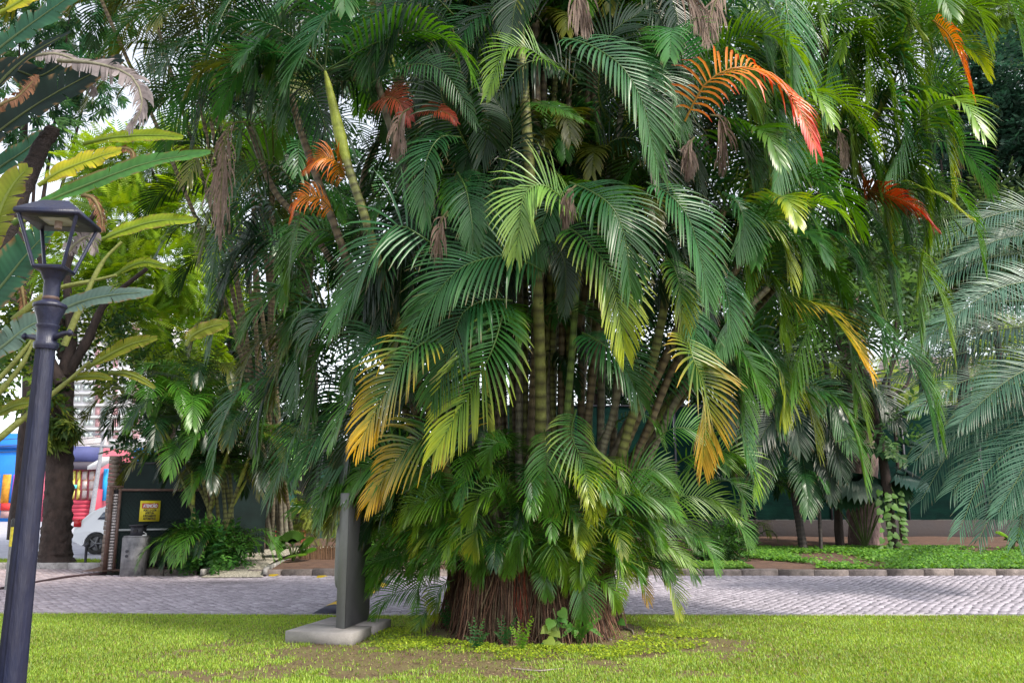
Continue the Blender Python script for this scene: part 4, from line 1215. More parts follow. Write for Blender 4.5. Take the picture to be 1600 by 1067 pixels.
fb = G(1352, 858, .25)
fanplant('fan_palm', fb, 'fan palm with broad dark pleated leaves around the leaning trunk by the wall', 'palm tree',
         [(1290, 715, (-.8, -.3, -.2), (0, -.5, 1), 1), (1330, 738, (-.2, -.6, -.6), (0, -.8, .6), 1), (1362, 700, (.2, -.8, -.2), (.2, -.3, 1), 1), (1402, 735, (.8, -.3, -.4), (.3, -.5, 1), .95),
          (1300, 690, (-.9, -.2, .2), (.2, -.3, 1), .9), (1345, 672, (0, -.3, .9), (0, -1, .2), .7), (1315, 760, (-.5, -.6, -.7), (-.2, -.9, .4), .8), (1378, 755, (.3, -.7, -.6), (0, -.8, .5), .9),
          (1425, 700, (.9, 0, .1), (0, -.5, .8), .9), (1270, 745, (-.8, -.3, -.5), (-.3, -.6, .8), .85)], .95, [(.015, .05, .03), (.03, .085, .035), (.02, .06, .05)], fb.y)
fb = G(458, 878, .12)
fanplant('fan_leaf_plant', fb, 'low plant with ruffled round leaves beside the pebble path', 'plant',
         [(440, 850, (-.8, -.4, 0), (-.2, -.4, 1), 1), (475, 846, (.8, -.3, .1), (.2, -.5, 1), 1), (455, 838, (-.1, .2, .9), (0, -1, .2), .9), (485, 858, (.7, -.5, -.3), (.3, -.5, .8), .8), (430, 842, (-.9, 0, .3), (-.3, -.5, 1), .8), (466, 868, (.2, -.8, -.4), (0, -.6, .8), .7)],
         .42, [(.08, .2, .02), (.14, .28, .03), (.05, .14, .02)], fb.y)
fb = G(600, 868, .15)
fanplant('fan_leaf_plant', fb, 'low plant with ruffled round leaves seen just right of the grey totem', 'plant',
         [(585, 846, (-.8, -.4, .1), (-.2, -.4, 1), 1), (618, 842, (.8, -.3, .1), (.2, -.5, 1), 1), (600, 836, (0, .2, .9), (0, -1, .2), .9), (640, 846, (.7, -.5, 0), (.3, -.5, .8), .8), (570, 850, (-.7, -.5, 0), (-.3, -.5, 1), .8)],
         .5, [(.10, .24, .03), (.16, .3, .04)], fb.y)
fb = G(1582, 864, .2)
fanplant('fan_leaf_plant', fb, 'young lime green plant with split leaves at the far right of the bed', 'plant',
         [(1570, 835, (-.7, -.4, .3), (-.2, -.4, 1), 1), (1592, 832, (.5, -.3, .5), (.2, -.5, 1), 1), (1580, 842, (0, -.7, .3), (0, -.6, .8), .9), (1602, 846, (.8, -.4, 0), (.3, -.5, .8), .9)],
         .34, [(.16, .32, .05), (.12, .26, .04)], fb.y)

# ---------------------------------------------------------------- trees before the right wall
vb = G(1398, 866, .15)
vt = thing('leaning_tree', vb, 'slim dark tree with a slightly leaning trunk wrapped in heart leaved vine', 'tree')
trunk(vt, [vb] + PX([(1390, 800), (1380, 720), (1364, 640), (1352, 590), (1338, 545), (1330, 480)], vb.y), (.13, .1), n=12, k=34)
for br in ([(1364, 640), (1380, 600), (1395, 560), (1400, 500)], [(1352, 600), (1320, 560), (1290, 500)], [(1362, 620), (1410, 610), (1425, 570), (1430, 520)]):
    trunk(vt, PX(br, vb.y), (.06, .03), name='branch', n=7, k=10)
crown('crown', vt, [blob(1360, 470, vb.y, 60, 40), blob(1310, 520, vb.y, 50, 35), blob(1420, 520, vb.y, 40, 30), blob(1400, 640, vb.y, 40, 18), blob(1375, 680, vb.y - .3, 50, 14)], 260, 'broad', [(.04, .1, .03), (.08, .16, .04)], 1.4)
vine = thing('climbing_vine', vb + Vector((0, -.15, 0)), 'light green heart leaved vine climbing the leaning trunk above the ground cover', 'vine')
def heart(mb, p, d, nrmv, s, col):
    d = Vector(d).normalized(); n_ = Vector(nrmv); n_ = (n_ - d * n_.dot(d)).normalized(); q = d.cross(n_)
    o = [(0, 0, 0), (-.12, .28, -.02), (.1, .48, -.06), (.45, .42, -.07), (.8, .18, -.04), (1.05, 0, -.12), (.8, -.18, -.04), (.45, -.42, -.07), (.1, -.48, -.06), (-.12, -.28, -.02), (.45, 0, .03)]
    V = [tuple(Vector(p) + (d * a + q * b + n_ * c) * s) for a, b, c in o]
    mb.add(V, None, [(10, i, i + 1) for i in range(0, 9)] + [(10, 9, 0)], c=col)
vs_ = MB(); vs_.tube(bez([vb + Vector((.05, -.16, 0)), P(1405, 820, vb.y - .2), P(1400, 780, vb.y - .2), P(1392, 760, vb.y - .2)], 12), .012, 5, (.1, .15, .04))
vs_.tube(bez([vb + Vector((-.1, -.16, 0)), P(1385, 820, vb.y - .2), P(1384, 790, vb.y - .2)], 12), .012, 5, (.1, .15, .04)); vs_.build('vine_stem', M_STEM, vine)
for i in range(38):
    y = 766 + i * 2.5; sg = 1 if i % 2 else -1
    x = (1396 + (y - 768) * .08) + sg * (7 + 4 * random.random()) + (-12 if i % 3 == 0 else 0)
    mb = MB(); heart(mb, P(x, y, vb.y - .25), (sg * random.uniform(.3, .9), -.3, -random.uniform(.3, .9)), (random.uniform(-.5, .5), -1, random.uniform(.1, 1)), random.uniform(.13, .22), np.array([.09, .2, .03]) * random.uniform(.6, 1.3))
    mb.build('leaf', M_LEAF, vine)
bb = P(1342, 700, 24.5); bb.z = .3
bt = thing('rough_bark_tree', bb, 'thick trunk with pale pinkish flaking bark rising behind the fan palm', 'tree')
trunk(bt, [bb, P(1345, 720, 24.5), P(1344, 640, 24.5), P(1334, 560, 24.5), P(1320, 460, 24.5)], (.46, .36), M_BARK2, k=50, n=20)
crown('crown', bt, [blob(1300, 420, 25, 70, 50), blob(1360, 380, 25, 60, 50), blob(1290, 500, 25, 40, 30)], 500, 'broad', [(.03, .08, .02), (.06, .12, .03)], 1.6)
for (x, Y, r) in ((1302, 24, .12), (1398, 26, .06)):
    q = P(x, 700, Y); q.z = .3
    s_ = thing('slim_tree', q, 'slim dark trunk just left of the rough bark tree' if x < 1350 else 'very thin stem right of the leaning tree, rising above the wall', 'tree')
    trunk(s_, [q, P(x, 660, Y), P(x - 8, 590, Y), P(x - 22 if x < 1350 else x + 28, 500, Y)], (r, r * .6), n=9)
    crown('crown', s_, [blob(x, 470, Y, 45, 40)], 120, 'broad', [(.03, .08, .02), (.06, .12, .03)], 1.5)

# shrubs
def shrub(name, px, label, blobs, n, kind, pals, size, cat='shrub'):
    b = G(*px, .1); t = thing(name, b, label, cat)
    mb = MB()
    for k in range(5):
        a = k * 1.3
        mb.tube([b, b + Vector((math.cos(a) * .4, math.sin(a) * .3, .6))], [.015, .008], 4, (.08, .06, .03))
    mb.build('stems', M_STEM, t)
    crown('foliage', t, [blob(x, y, b.y + dy, rx, rz) for x, y, dy, rx, rz in blobs], n, kind, pals, size, shell=.2)
shrub('leafy_shrub', (310, 890), 'dense leafy green shrub at the foot of the small palm clump', [(300, 850, -.1, 26, 22), (335, 850, -.2, 30, 24), (362, 858, 0, 18, 16), (285, 868, -.1, 14, 12)], 330, 'broad', [(.04, .13, .02), (.07, .19, .03), (.02, .08, .02)], .95)
shrub('dark_shrub', (1120, 880), 'dark creeper mound beside the kerb at the right foot of the big clump', [(1110, 845, 0, 28, 26), (1140, 840, .4, 26, 30), (1150, 865, 0, 22, 12), (1095, 868, 0, 20, 12)], 420, 'broad', [(.03, .09, .02), (.05, .14, .02), (.02, .06, .015)], .7)
shrub('yellow_green_bush', (505, 872), 'thin yellow green twiggy bush behind the grey totem', [(490, 800, 1.0, 34, 36), (530, 810, 1.2, 30, 36), (600, 800, 1.2, 40, 34), (460, 815, 1.2, 20, 22)], 420, 'feather', [(.2, .26, .04), (.14, .2, .03), (.26, .3, .06)], .8)

# ---------------------------------------------------------------- walls, fences and gate
M_NET = mat('green_netting', (.004, .028, .02), 1.0, spec=.1, noise=.6, scale=1.2, bump=.5, bscale=6, color2=(.002, .009, .009), stretch=(1, 1, 2.5))
M_NETD = mat('dark_netting', (.006, .02, .018), .85, noise=.5, scale=2, bump=.3, bscale=8)
M_TEAL = mat('teal_netting', (.03, .13, .09), .8, noise=.7, scale=1.2, bump=.3, bscale=6, color2=(.006, .02, .018))
M_WALL = mat('low_wall', (.035, .025, .024), .9, noise=.5, scale=1.6, bump=.4, bscale=12, color2=(.03, .025, .028))  # shade on the low wall is put into its near black colour
def netwall(name, X0, X1, Y, ztop, zb, label, mnet, posts=2.4, step=None, zbase=0.0):
    t = thing(name, ((X0 + X1) / 2, Y, zbase), label, 'wall' if zb > zbase + .3 else 'fence')
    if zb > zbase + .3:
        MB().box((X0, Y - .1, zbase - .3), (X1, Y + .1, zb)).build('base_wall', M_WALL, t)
    x = X0; i = 0
    n = max(1, round((X1 - X0) / posts)); dx = (X1 - X0) / n
    for i in range(n):
        # a slack net panel: gently waved sheet with thickness
        nx, nz = 14, 8
        xs = np.linspace(x + .03, x + dx - .03, nx); zs = np.linspace(zb + .01, ztop - .05, nz)
        Xg, Zg = np.meshgrid(xs, zs, indexing='ij')
        Yg = Y - .02 + .03 * np.sin(Xg * 3.3 + i) * np.sin(Zg * 1.9) + .015 * rng.normal(0, 1, Xg.shape)
        v = np.concatenate([np.stack([Xg, Yg, Zg], -1).reshape(-1, 3), np.stack([Xg, Yg + .02, Zg], -1).reshape(-1, 3)])
        ii = np.arange(nx - 1)[:, None] * nz + np.arange(nz - 1)[None]
        q = np.stack([ii, ii + nz, ii + nz + 1, ii + 1], -1).reshape(-1, 4)
        MB().add(v, np.vstack([q, q[:, ::-1] + nx * nz])).build('net_panel', mnet, t, smooth=True)
        MB().box((x - .03, Y - .07, zbase), (x + .03, Y - .01, ztop + .02)).build('post', M_METAL_DK, t)
        x += dx
    MB().box((X0, Y - .05, ztop - .05), (X1, Y + .03, ztop)).build('top_rail', M_METAL_DK, t)
    return t
zr = P(1300, 633, 27.5).z; zbb = P(1300, 812, 27.5).z
netwall('netted_wall', P(700, 633, 27.5).x, P(1590, 633, 27.5).x + 6, 27.5, zr, zbb, 'low wall darkened as if in shade, with tall green netting above it along the right side', M_NET, zbase=.2)
netwall('dark_fence', P(182, 760, 21.5).x, P(420, 760, 21.5).x, 21.5, P(300, 722, 21.5).z, .12, 'tall dark netted fence behind the gate with the warning sign', M_NETD, 2.2, zbase=.1)
netwall('teal_fence', P(395, 760, 27).x, P(700, 760, 27).x, 27, P(430, 728, 27).z, .3, 'faded teal netted fence at the end of the pebble path', M_TEAL, 2.2, zbase=.3)
wr = thing('fence_rope', P(480, 791, 26.7), 'thin pale rail strung across the teal fence', 'rail')
MB().tube(bez([P(395, 790, 26.7), P(480, 792, 26.7), P(545, 794, 26.7)], 10), .03, 6, (.4, .5, .48)).build('rail', M_STEM, wr)
for x in (425, 500): MB().box(tuple(P(x, 790, 26.72) + Vector((-.03, 0, -1))), tuple(P(x, 790, 26.72) + Vector((.03, .05, .1))), (.35, .45, .42)).build('clip', M_STEM, wr)

# gate
GY = 18.62
def X_(x, y=850, Y=GY): return P(x, y, Y).x
def Z_(y, Y=GY, x=250): return P(x, y, Y).z
gx0, gx1 = X_(165), X_(318)
gt = thing('sliding_gate', (gx0, GY, 0), 'dark sliding gate of green mesh in a brown steel frame behind the pillar', 'gate')
gtop = Z_(763)
MB().box((gx0 - .02, GY - .04, .03), (gx0 + .07, GY + .04, gtop + .02)).build('end_post', M_RUST, gt)
MB().box((gx0 + .17, GY - .03, .03), (gx0 + .23, GY + .03, gtop)).build('frame_post', M_RUST, gt)
for k in range(26):
    z = .1 + k * (gtop - .2) / 26
    MB().box((gx0 + .075, GY - .015, z), (gx0 + .165, GY + .015, z + .045), (.55, .5, .5)).build('gate_tooth', mat('worn_white', rough=.7, attr=True, noise=.4, scale=20), gt)
MB().box((gx0 + .07, GY + .016, .05), (gx0 + .17, GY + .03, gtop - .03)).build('backing_strip', M_METAL_DK, gt)
MB().box((gx0 - .03, GY - .035, gtop + .021), (gx0 + .26, GY + .035, gtop + .06)).build('cap', M_RUST, gt)
MB().box((gx0 + .231, GY - .03, gtop - .05), (gx1, GY + .03, gtop)).build('top_rail', M_RUST, gt)
MB().box((gx0 + .231, GY - .03, .05), (gx1, GY + .03, .1)).build('bottom_rail', M_RUST, gt)
zm = Z_(828)
MB().box((gx0 + .231, GY - .045, zm - .02), (gx1, GY - .0, zm + .02)).build('middle_rail', mat('grey_steel', (.3, .32, .32), .5, noise=.3, scale=8), gt)
MB().box((gx1 - .06, GY - .03, .03), (gx1, GY + .03, gtop)).build('frame_post', M_RUST, gt)
MB().box((gx0 + .24, GY + .01, .1), (gx1 - .06, GY + .03, gtop - .05)).build('net_panel', M_NETD, gt)
ms = MB(); gm = gx1 - .1
w_ = gm - (gx0 + .24)
def clipseg(x0, z0, dx, dz, xa, xb, za, zb):
    t0, t1 = 0, 1
    for p, d, a, b in ((x0, dx, xa, xb), (z0, dz, za, zb)):
        if abs(d) < 1e-9: continue
        u, v = (a - p) / d, (b - p) / d
        if u > v: u, v = v, u
        t0, t1 = max(t0, u), min(t1, v)
    return (t0, t1) if t1 > t0 else None
for k in range(-26, 52):
    for sg in (1, -1):
        x0 = gx0 + .24 + k * .085; z0 = .1 if sg == 1 else gtop - .05
        H_ = gtop - .15
        r_ = clipseg(x0, z0, H_ * .8, sg * H_, gx0 + .24, gm, .1, gtop - .05)
        if r_:
            a, b_ = r_
            if x0 + H_ * .8 * a > gx0 + 1.1: pass
            ms.tube([(x0 + H_ * .8 * a, GY - .0 - .005 * sg, z0 + sg * H_ * a), (x0 + H_ * .8 * b_, GY - .005 * sg, z0 + sg * H_ * b_)], .004, 3, (.025, .03, .03), cap=False)
ms.build('chain_link', M_STEM, gt, kind='stuff')

def text(txt, size, loc, m, parent, name='lettering', bold=0.0, width=None):
    cu = bpy.data.curves.new(name, 'FONT'); cu.body = txt; cu.size = size; cu.align_x = 'CENTER'; cu.align_y = 'CENTER'
    cu.extrude = .002; cu.offset = bold
    tmp = bpy.data.objects.new(name, cu); C.objects.link(tmp)
    bpy.context.view_layer.update()
    me = bpy.data.meshes.new_from_object(tmp.evaluated_get(bpy.context.evaluated_depsgraph_get()))
    bpy.data.objects.remove(tmp)
    if not len(me.vertices): return
    me.materials.clear(); me.materials.append(m)
    w0 = max(v.co.x for v in me.vertices) - min(v.co.x for v in me.vertices)
    sx = width / w0 if width else 1
    o = bpy.data.objects.new(name, me); C.objects.link(o)
    o.parent = parent; L = Vector(loc) - Vector(parent['_o'])
    o.matrix_local = Matrix.Translation(L) @ Matrix.Rotation(math.pi / 2, 4, 'X') @ Matrix.Diagonal((sx, 1, 1, 1))
    o['_o'] = parent['_o']
    return o
SY = GY - .06
gt.rotation_euler.z = math.radians(30)
s0, s1 = P(211.5, 782, SY), P(239, 815, SY)
sg = thing('warning_sign', (s0.x, SY, s1.z), 'small yellow and red warning sign fixed to the dark gate', 'sign')
m_y = mat('sign_yellow', (.72, .6, .03), .5, noise=.15, scale=20); m_r = mat('sign_red', (.5, .02, .03), .5); m_k = mat('sign_black', (.015, .015, .015), .5); m_w = mat('sign_white', (.8, .8, .8), .5)
MB().box((s0.x, SY - .006, s1.z), (s1.x, SY + .006, s0.z)).build('plate', m_y, sg)
cx = (s0.x + s1.x) / 2; Hs = s0.z - s1.z; Ws = s1.x - s0.x
MB().box((s0.x + Ws * .1, SY - .01, s0.z - Hs * .37), (s1.x - Ws * .1, SY - .0062, s0.z - Hs * .12)).build('red_panel', m_r, sg)
text('ATENÇÃO', .1, (cx, SY - .013, s0.z - Hs * .26), m_w, sg, bold=.004, width=Ws * .7)
for i, ln in enumerate(('PORTÃO COM', 'ABERTURA', 'E FECHAMENTO', 'AUTOMÁTICO')):
    text(ln, .065, (cx, SY - .009, s0.z - Hs * (.47 + i * .135)), m_k, sg, bold=.003, width=Ws * (.62 if i != 1 else .45))

dvv = Vector((sg.location.x - gx0, sg.location.y - GY, 0)); dvv.rotate(Matrix.Rotation(math.radians(30), 3, 'Z'))
sg.location = (gx0 + dvv.x * 1.06, GY + dvv.y - .01, sg.location.z); sg.rotation_euler.z = math.radians(30)
# concrete pillar and box
q0, q1 = P(187, 893, KY - .25), P(219, 893, KY - .25)
yq = KY - .25; zt = P(200, 837, yq).z
pl = thing('concrete_pillar', (q0.x, yq, 0), 'short weathered grey concrete pillar before the dark gate', 'pillar')
wq = q1.x - q0.x
M_PIL = mat('weathered_concrete', (.3, .29, .3), .9, noise=.75, scale=4, bump=.5, bscale=20, color2=(.06, .06, .07))
mb = MB(); ch = .03
prof = [(0, 0), (wq, 0), (wq, .4), (0, .4)]
mb.box((q0.x, yq, -.02), (q1.x, yq + .4, zt - .03)); mb.build('shaft', M_PIL, pl)
MB().box((q0.x + .015, yq + .015, zt - .03), (q1.x - .015, yq + .385, zt)).build('cap', M_PIL, pl)
for z in (.42, .52):
    MB().tube([(q0.x + wq * .28, yq - .025, z), (q0.x + wq * .28, yq + .01, z)], .03, 12, (.01, .01, .01)).build('switch_knob', M_METAL_DK, pl)
cb = thing('camera_box', (q0.x + .1, yq + .1, zt), 'black box with a short visor standing on the concrete pillar', 'sensor box')
MB().box((q0.x + .12, yq + .08, zt), (q0.x + .34, yq + .36, zt + .2)).build('housing', M_METAL_DK, cb)
MB().box((q0.x + .1, yq + .03, zt + .201), (q0.x + .36, yq + .38, zt + .225)).build('visor', M_METAL_DK, cb)
MB().tube([(q0.x + .23, yq + .05, zt + .1), (q0.x + .23, yq + .085, zt + .1)], .05, 14, (.05, .05, .06)).build('lens', mat('lens_glass', (.02, .02, .03), .1), cb)
MB().tube(bez([(q0.x + .34, yq + .2, zt + .08), (q0.x + .42, yq + .18, zt + .03), (q0.x + .36, yq + .12, zt + .01), (q0.x + .46, yq + .1, zt + .005)], 14), .008, 6, (.7, .7, .7)).build('cable', M_STEM, cb)

# brick pier beyond the gate end
pz = P(176, 712, 19.6)
pr = thing('stone_pier', (P(170, 850, 19.6).x, 19.6, 0), 'slim rough stone pier behind the steel end post of the gate', 'pier')
xa, xb = P(171, 720, 19.6).x, P(184, 720, 19.6).x
n_ = 26
for k in range(n_):
    z0 = k * pz.z / n_; j = random.uniform(-.012, .012)
    MB().box((xa + j, 19.6, z0 + .008), (xb + j, 19.85, z0 + pz.z / n_), tuple(np.array((.22, .17, .14)) * random.uniform(.7, 1.2))).build('stone', M_SETT, pr)

# gate rail let into the driveway
gr = MB()
cur = bez([G(0, 921), G(50, 912), G(110, 902), G(166, 897)], 14)
for a, b in zip(cur[:-1], cur[1:]):
    gr.tube([a + np.array([0, 0, .025]), b + np.array([0, 0, .025])], .022, 6, (.06, .035, .04))
tag(gr.build('gate_rail', M_STEM), 'dark curved steel rail running across the driveway to the gate', 'rail')

# bollards
b = G(133, 889); b.y = 20.25; b.x = P(133, 880, 20.25).x; b.z = 0.1
bo = thing('short_post', b, 'short black steel post with a cap on the verge by the white car', 'post')
MB().lathe([(.035, .05), (.03, .1), (.03, .48), (.055, .5), (.055, .56), (.03, .58)], b.x, b.y, 12).build('shaft', M_METAL_DK, bo)
b = Vector((P(19, 860, 15.5).x, 15.5, 0))
bo = thing('marker_post', b, 'grey post with a yellow band and black cap, half hidden behind the street lamp', 'post')
zt2 = P(19, 812, 15.5).z
MB().lathe([(.06, 0), (.06, zt2 * .62)], b.x, b.y, 12, (.2, .2, .2)).build('shaft', M_STEM, bo)
MB().lathe([(.062, zt2 * .62), (.062, zt2 * .9)], b.x, b.y, 12, (.6, .5, .04)).build('band', M_STEM, bo)
MB().lathe([(.068, zt2 * .9), (.068, zt2), (.04, zt2 + .03)], b.x, b.y, 12, (.02, .02, .02)).build('cap', M_STEM, bo)

# pebble path
M_PEB = mat('pebble', rough=.8, attr=True, noise=.2, scale=8)
pc = bez([tuple(G(x, y, z)[:2]) + (0,) for x, y, z in ((362, 899, .05), (378, 888, .12), (403, 874, .18), (440, 863, .24), (500, 856, .28))], 60)
def pathbed():
    v = []; T = nrm(np.gradient(pc, axis=0)); S = np.stack([-T[:, 1], T[:, 0], T[:, 2] * 0], -1)
    wd = np.interp(np.arange(60), [0, 12, 59], [.62, .5, .6])
    for i in range(60):
        z = bedz(pc[i, 1]) + .06 if pc[i, 1] > KY + .2 else .02 + .09 * max(0, (pc[i, 1] - KY + .4) / .6)
        v += [tuple(pc[i] - S[i] * wd[i] + [0, 0, z]), tuple(pc[i] + S[i] * wd[i] + [0, 0, z])]
    o = MB().add(v, [(2*i, 2*i+1, 2*i+3, 2*i+2) for i in range(59)], c=(.25, .22, .18)).build('pebble_path', mat('path_mortar', (.24, .2, .16), .95, noise=.4, scale=20)); o['kind'] = 'structure'
    mb = MB(); th = np.arange(6) * math.pi / 3
    for k in range(5200):
        f = random.random() * 58.9; i = int(f); u = f - i
        c = pc[i] * (1 - u) + pc[i + 1] * u + S[i] * wd[i] * random.uniform(-.97, .97)
        z = (v[2*i][2] * (1 - u) + v[2*i+2][2] * u) + .004
        r = random.uniform(.028, .045); a = random.random()
        ring = [(c[0] + r * math.cos(t_ + a), c[1] + r * math.sin(t_ + a) * .85, z) for t_ in th]
        mb.add(ring + [(c[0], c[1], z + .02)], None, [(j, (j + 1) % 6, 6) for j in range(6)], c=np.array((.42, .38, .31)) * random.uniform(.55, 1.15))
    tag(mb.build('path_pebbles', M_PEB, kind='stuff'), 'pale rounded pebbles set in the winding garden path', 'pebbles')
    for sg in (1, -1):
        e = [tuple(pc[i, :2] + S[i, :2] * sg * (wd[i] + .05)) for i in range(3, 60, 4)]
        strip('path_edging', e, .08, .12, M_CONC, z0=.05)
pathbed()

# red bench and wooden edging
bp = G(438, 860, .3); by = 25.2
bx0, bx1 = P(421, 845, by).x, P(456, 845, by).x; zt3 = P(440, 829, by).z; zb3 = P(440, 858, by).z
bn = thing('red_bench', ((bx0 + bx1) / 2, by, zb3), 'dark red slatted wooden bench at the end of the pebble path', 'bench')
M_RED = mat('red_wood', (.3, .03, .03), .6, noise=.4, scale=8)
for k in range(3):
    MB().box((bx0, by - .02 + k * .14, zt3 - .04), (bx1 + .35, by + .1 + k * .14, zt3)).build('seat_slat', M_RED, bn)
for k in range(5):
    MB().box((bx0 + .03 + k * .09, by + .02, zb3), (bx0 + .09 + k * .09, by + .06, zt3 - .041)).build('side_slat', M_RED, bn)
for x in (bx0 + .03, bx1 + .25):
    MB().box((x, by + .3, zb3 - .1), (x + .06, by + .36, zt3 - .041)).build('leg', M_RED, bn)
    MB().box((x, by - .01, zb3 - .1), (x + .06, by + .019, zt3 - .041)).build('leg', M_RED, bn)
ed = thing('stake_edging', G(500, 878, .15), 'low edging of thin brown wooden stakes behind the round leaved plant', 'edging')
ye = 20.9
for k in range(34):
    x = P(468 + k * 2.6, 870, ye).x; h = random.uniform(.28, .36)
    MB().tube([(x, ye, .1), (x + random.uniform(-.01, .01), ye, .15 + h)], .018, 6, tuple(np.array((.16, .09, .05)) * random.uniform(.7, 1.3))).build('stake', M_STEM, ed)
MB().tube([(P(466, 870, ye).x, ye + .03, .36), (P(558, 870, ye).x, ye + .03, .38)], .018, 6, (.2, .12, .07)).build('cross_stake', M_STEM, ed)

# rocks near the gate foot
for i, (x, y, r, lb) in enumerate([(238, 882, .2, 'mossy dark rock at the gate foot, nearest the concrete pillar'), (258, 878, .26, 'largest dark rock at the foot of the gate'), (276, 884, .16, 'small dark rock at the gate foot beside the leafy shrub')]):
    b = G(x, y, .1); u = np.linspace(0, math.pi, 7); w = np.linspace(0, 2 * math.pi, 10, endpoint=False)
    v = [(b.x + r * 1.3 * math.sin(a) * math.cos(c) * random.uniform(.85, 1.1), b.y + r * math.sin(a) * math.sin(c) * random.uniform(.85, 1.1), .1 + r * .7 * math.cos(a)) for a in u for c in w]
    q = [(k * 10 + j, k * 10 + (j + 1) % 10, (k + 1) * 10 + (j + 1) % 10, (k + 1) * 10 + j) for k in range(6) for j in range(10)]
    tag(MB().add(v, q).build('rock', mat('mossy_rock', (.1, .1, .06), .95, noise=.6, scale=5, bump=.6), loc=b), lb, 'rock', 'rocks at the foot of the gate')

# ---------------------------------------------------------------- totem on its slabs
A, B_, Cc_, D_ = G(446, 985, .13), G(550, 989, .13), G(611, 966, .13), G(513, 960, .13)
e1 = (B_ - A); e2 = (Cc_ - B_); e2.z = 0; e1.z = 0
e1n = e1.normalized(); e2p = e2 - e1n * e2.dot(e1n); 
to = thing('concrete_plinth', (A + B_) / 2 - Vector((0, 0, .13)), 'low concrete plinth of two slabs under the grey totem', 'plinth')
def slabbox(o, u, v, w, z0, z1, m, name, parent, bev=.008):
    pts = [o, o + u, o + u + v, o + v]
    cen = sum(pts, Vector()) / 4
    vv = [(p.x, p.y, z0) for p in pts] + [(p.x, p.y, z1 - bev) for p in pts] + [tuple(p.lerp(cen, bev * 1.6))[:2] + (z1,) for p in pts]
    return MB().add(vv, [(3,2,1,0)] + [(4*k+i, 4*k+(i+1) % 4, 4*k+4+(i+1) % 4, 4*k+4+i) for k in (0, 1) for i in range(4)] + [(8, 9, 10, 11)], c=w).build(name, m, parent)
M_SLAB = mat('slab_concrete', rough=.85, attr=True, noise=.3, scale=3, bump=.25, bscale=40)
slabbox(A, e1, e2 * .47, (.34, .31, .29), -.02, .13, M_SLAB, 'slab', to)
slabbox(A + e2 * .485, e1, e2 * .515, (.28, .25, .235), -.02, .127, M_SLAB, 'slab', to)
T0 = G(524.5, 980, .131); T1 = G(537.5, 982, .131); T2 = G(576, 967, .131)
u = (T1 - T0); v = (T2 - T1); u.z = v.z = 0
tt = thing('information_totem', T0, 'tall grey metal totem seen edge on, standing on a concrete plinth left of the palms', 'totem')
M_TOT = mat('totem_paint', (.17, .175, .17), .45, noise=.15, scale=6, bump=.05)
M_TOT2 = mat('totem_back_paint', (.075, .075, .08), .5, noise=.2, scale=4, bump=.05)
zT = P(560, 770, T0.y).z
# narrow side lighter, broad back darker
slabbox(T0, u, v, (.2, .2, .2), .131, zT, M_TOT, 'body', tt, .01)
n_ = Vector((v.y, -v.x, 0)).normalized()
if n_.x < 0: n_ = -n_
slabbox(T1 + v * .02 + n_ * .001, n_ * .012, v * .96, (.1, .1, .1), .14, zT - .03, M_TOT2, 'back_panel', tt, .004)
# rounded bulge on the front side
ff = MB(); th = np.linspace(0, 2 * math.pi, 24, endpoint=False)
o0 = T0 + v * .5 - n_ * .0
za, zc = P(524, 925, T0.y).z, P(524, 816, T0.y).z
rows = []
for dpt, s in ((.0, 1), (.05, 1), (.065, .93)):
    for t_ in th:
        cx_ = math.copysign(abs(math.cos(t_)) ** .5, math.cos(t_)); sz = math.copysign(abs(math.sin(t_)) ** .35, math.sin(t_))
        p = o0 + v * (cx_ * .46 * s) - n_ * dpt; rows.append((p.x, p.y, (za + zc) / 2 + sz * (zc - za) / 2 * (s if s == 1 else .98)))
q = [(k * 24 + j, k * 24 + (j + 1) % 24, (k + 1) * 24 + (j + 1) % 24, (k + 1) * 24 + j) for k in (0, 1) for j in range(24)]
cq = [(48 + j, 48 + (j + 1) % 24, 72) for j in range(24)]
pcen = o0 - n_ * .065
ff.add(rows + [(pcen.x, pcen.y, (za + zc) / 2)], q, cq); ff.build('screen_housing', M_TOT, tt)
ex = T0 + u * .5 + v * -.0
MB().tube([ex + Vector((0, -.008, 1.42)), ex + Vector((0, .01, 1.42))], .012, 10, (.4, .4, .4)).build('lock', M_STEM, tt)

# speed bump
sb = thing('speed_bump', (-3.5, 13, 0), 'black and yellow rubber speed bump across the driveway behind the totem', 'speed bump')
a_, b_ = G(498, 955), G(540, 912)
m1b, m2b = mat('bump_yellow', (.65, .42, .05), .7, noise=.3, scale=10), mat('bump_black', (.06, .06, .09), .7, noise=.3, scale=10)
dvec = (b_ - a_); dn = dvec.normalized(); sn = Vector((-dn.y, dn.x, 0)) * -1
a_ = G(520, 953) ; a_.y = 12.35
for k in range(9):
    o_ = Vector((a_.x, a_.y + k * .5, 0)); pr_ = []
    mb = MB(); N = 7; V = []
    for yy in (0.0, .485):
        for j in range(N):
            tt_ = j / (N - 1); V.append((o_.x - .2 + .4 * tt_ + k * .01, o_.y + yy, .012 + .065 * math.sin(math.pi * tt_)))
    mb.add(V, [(j, j + 1, N + j + 1, N + j) for j in range(N - 1)] + [], [(0, j + 1, j) for j in range(1, N - 1)] + [(N, N + j, N + j + 1) for j in range(1, N - 1)])
    mb.build('bump_segment', m2b if k % 2 == 0 else m1b, sb)

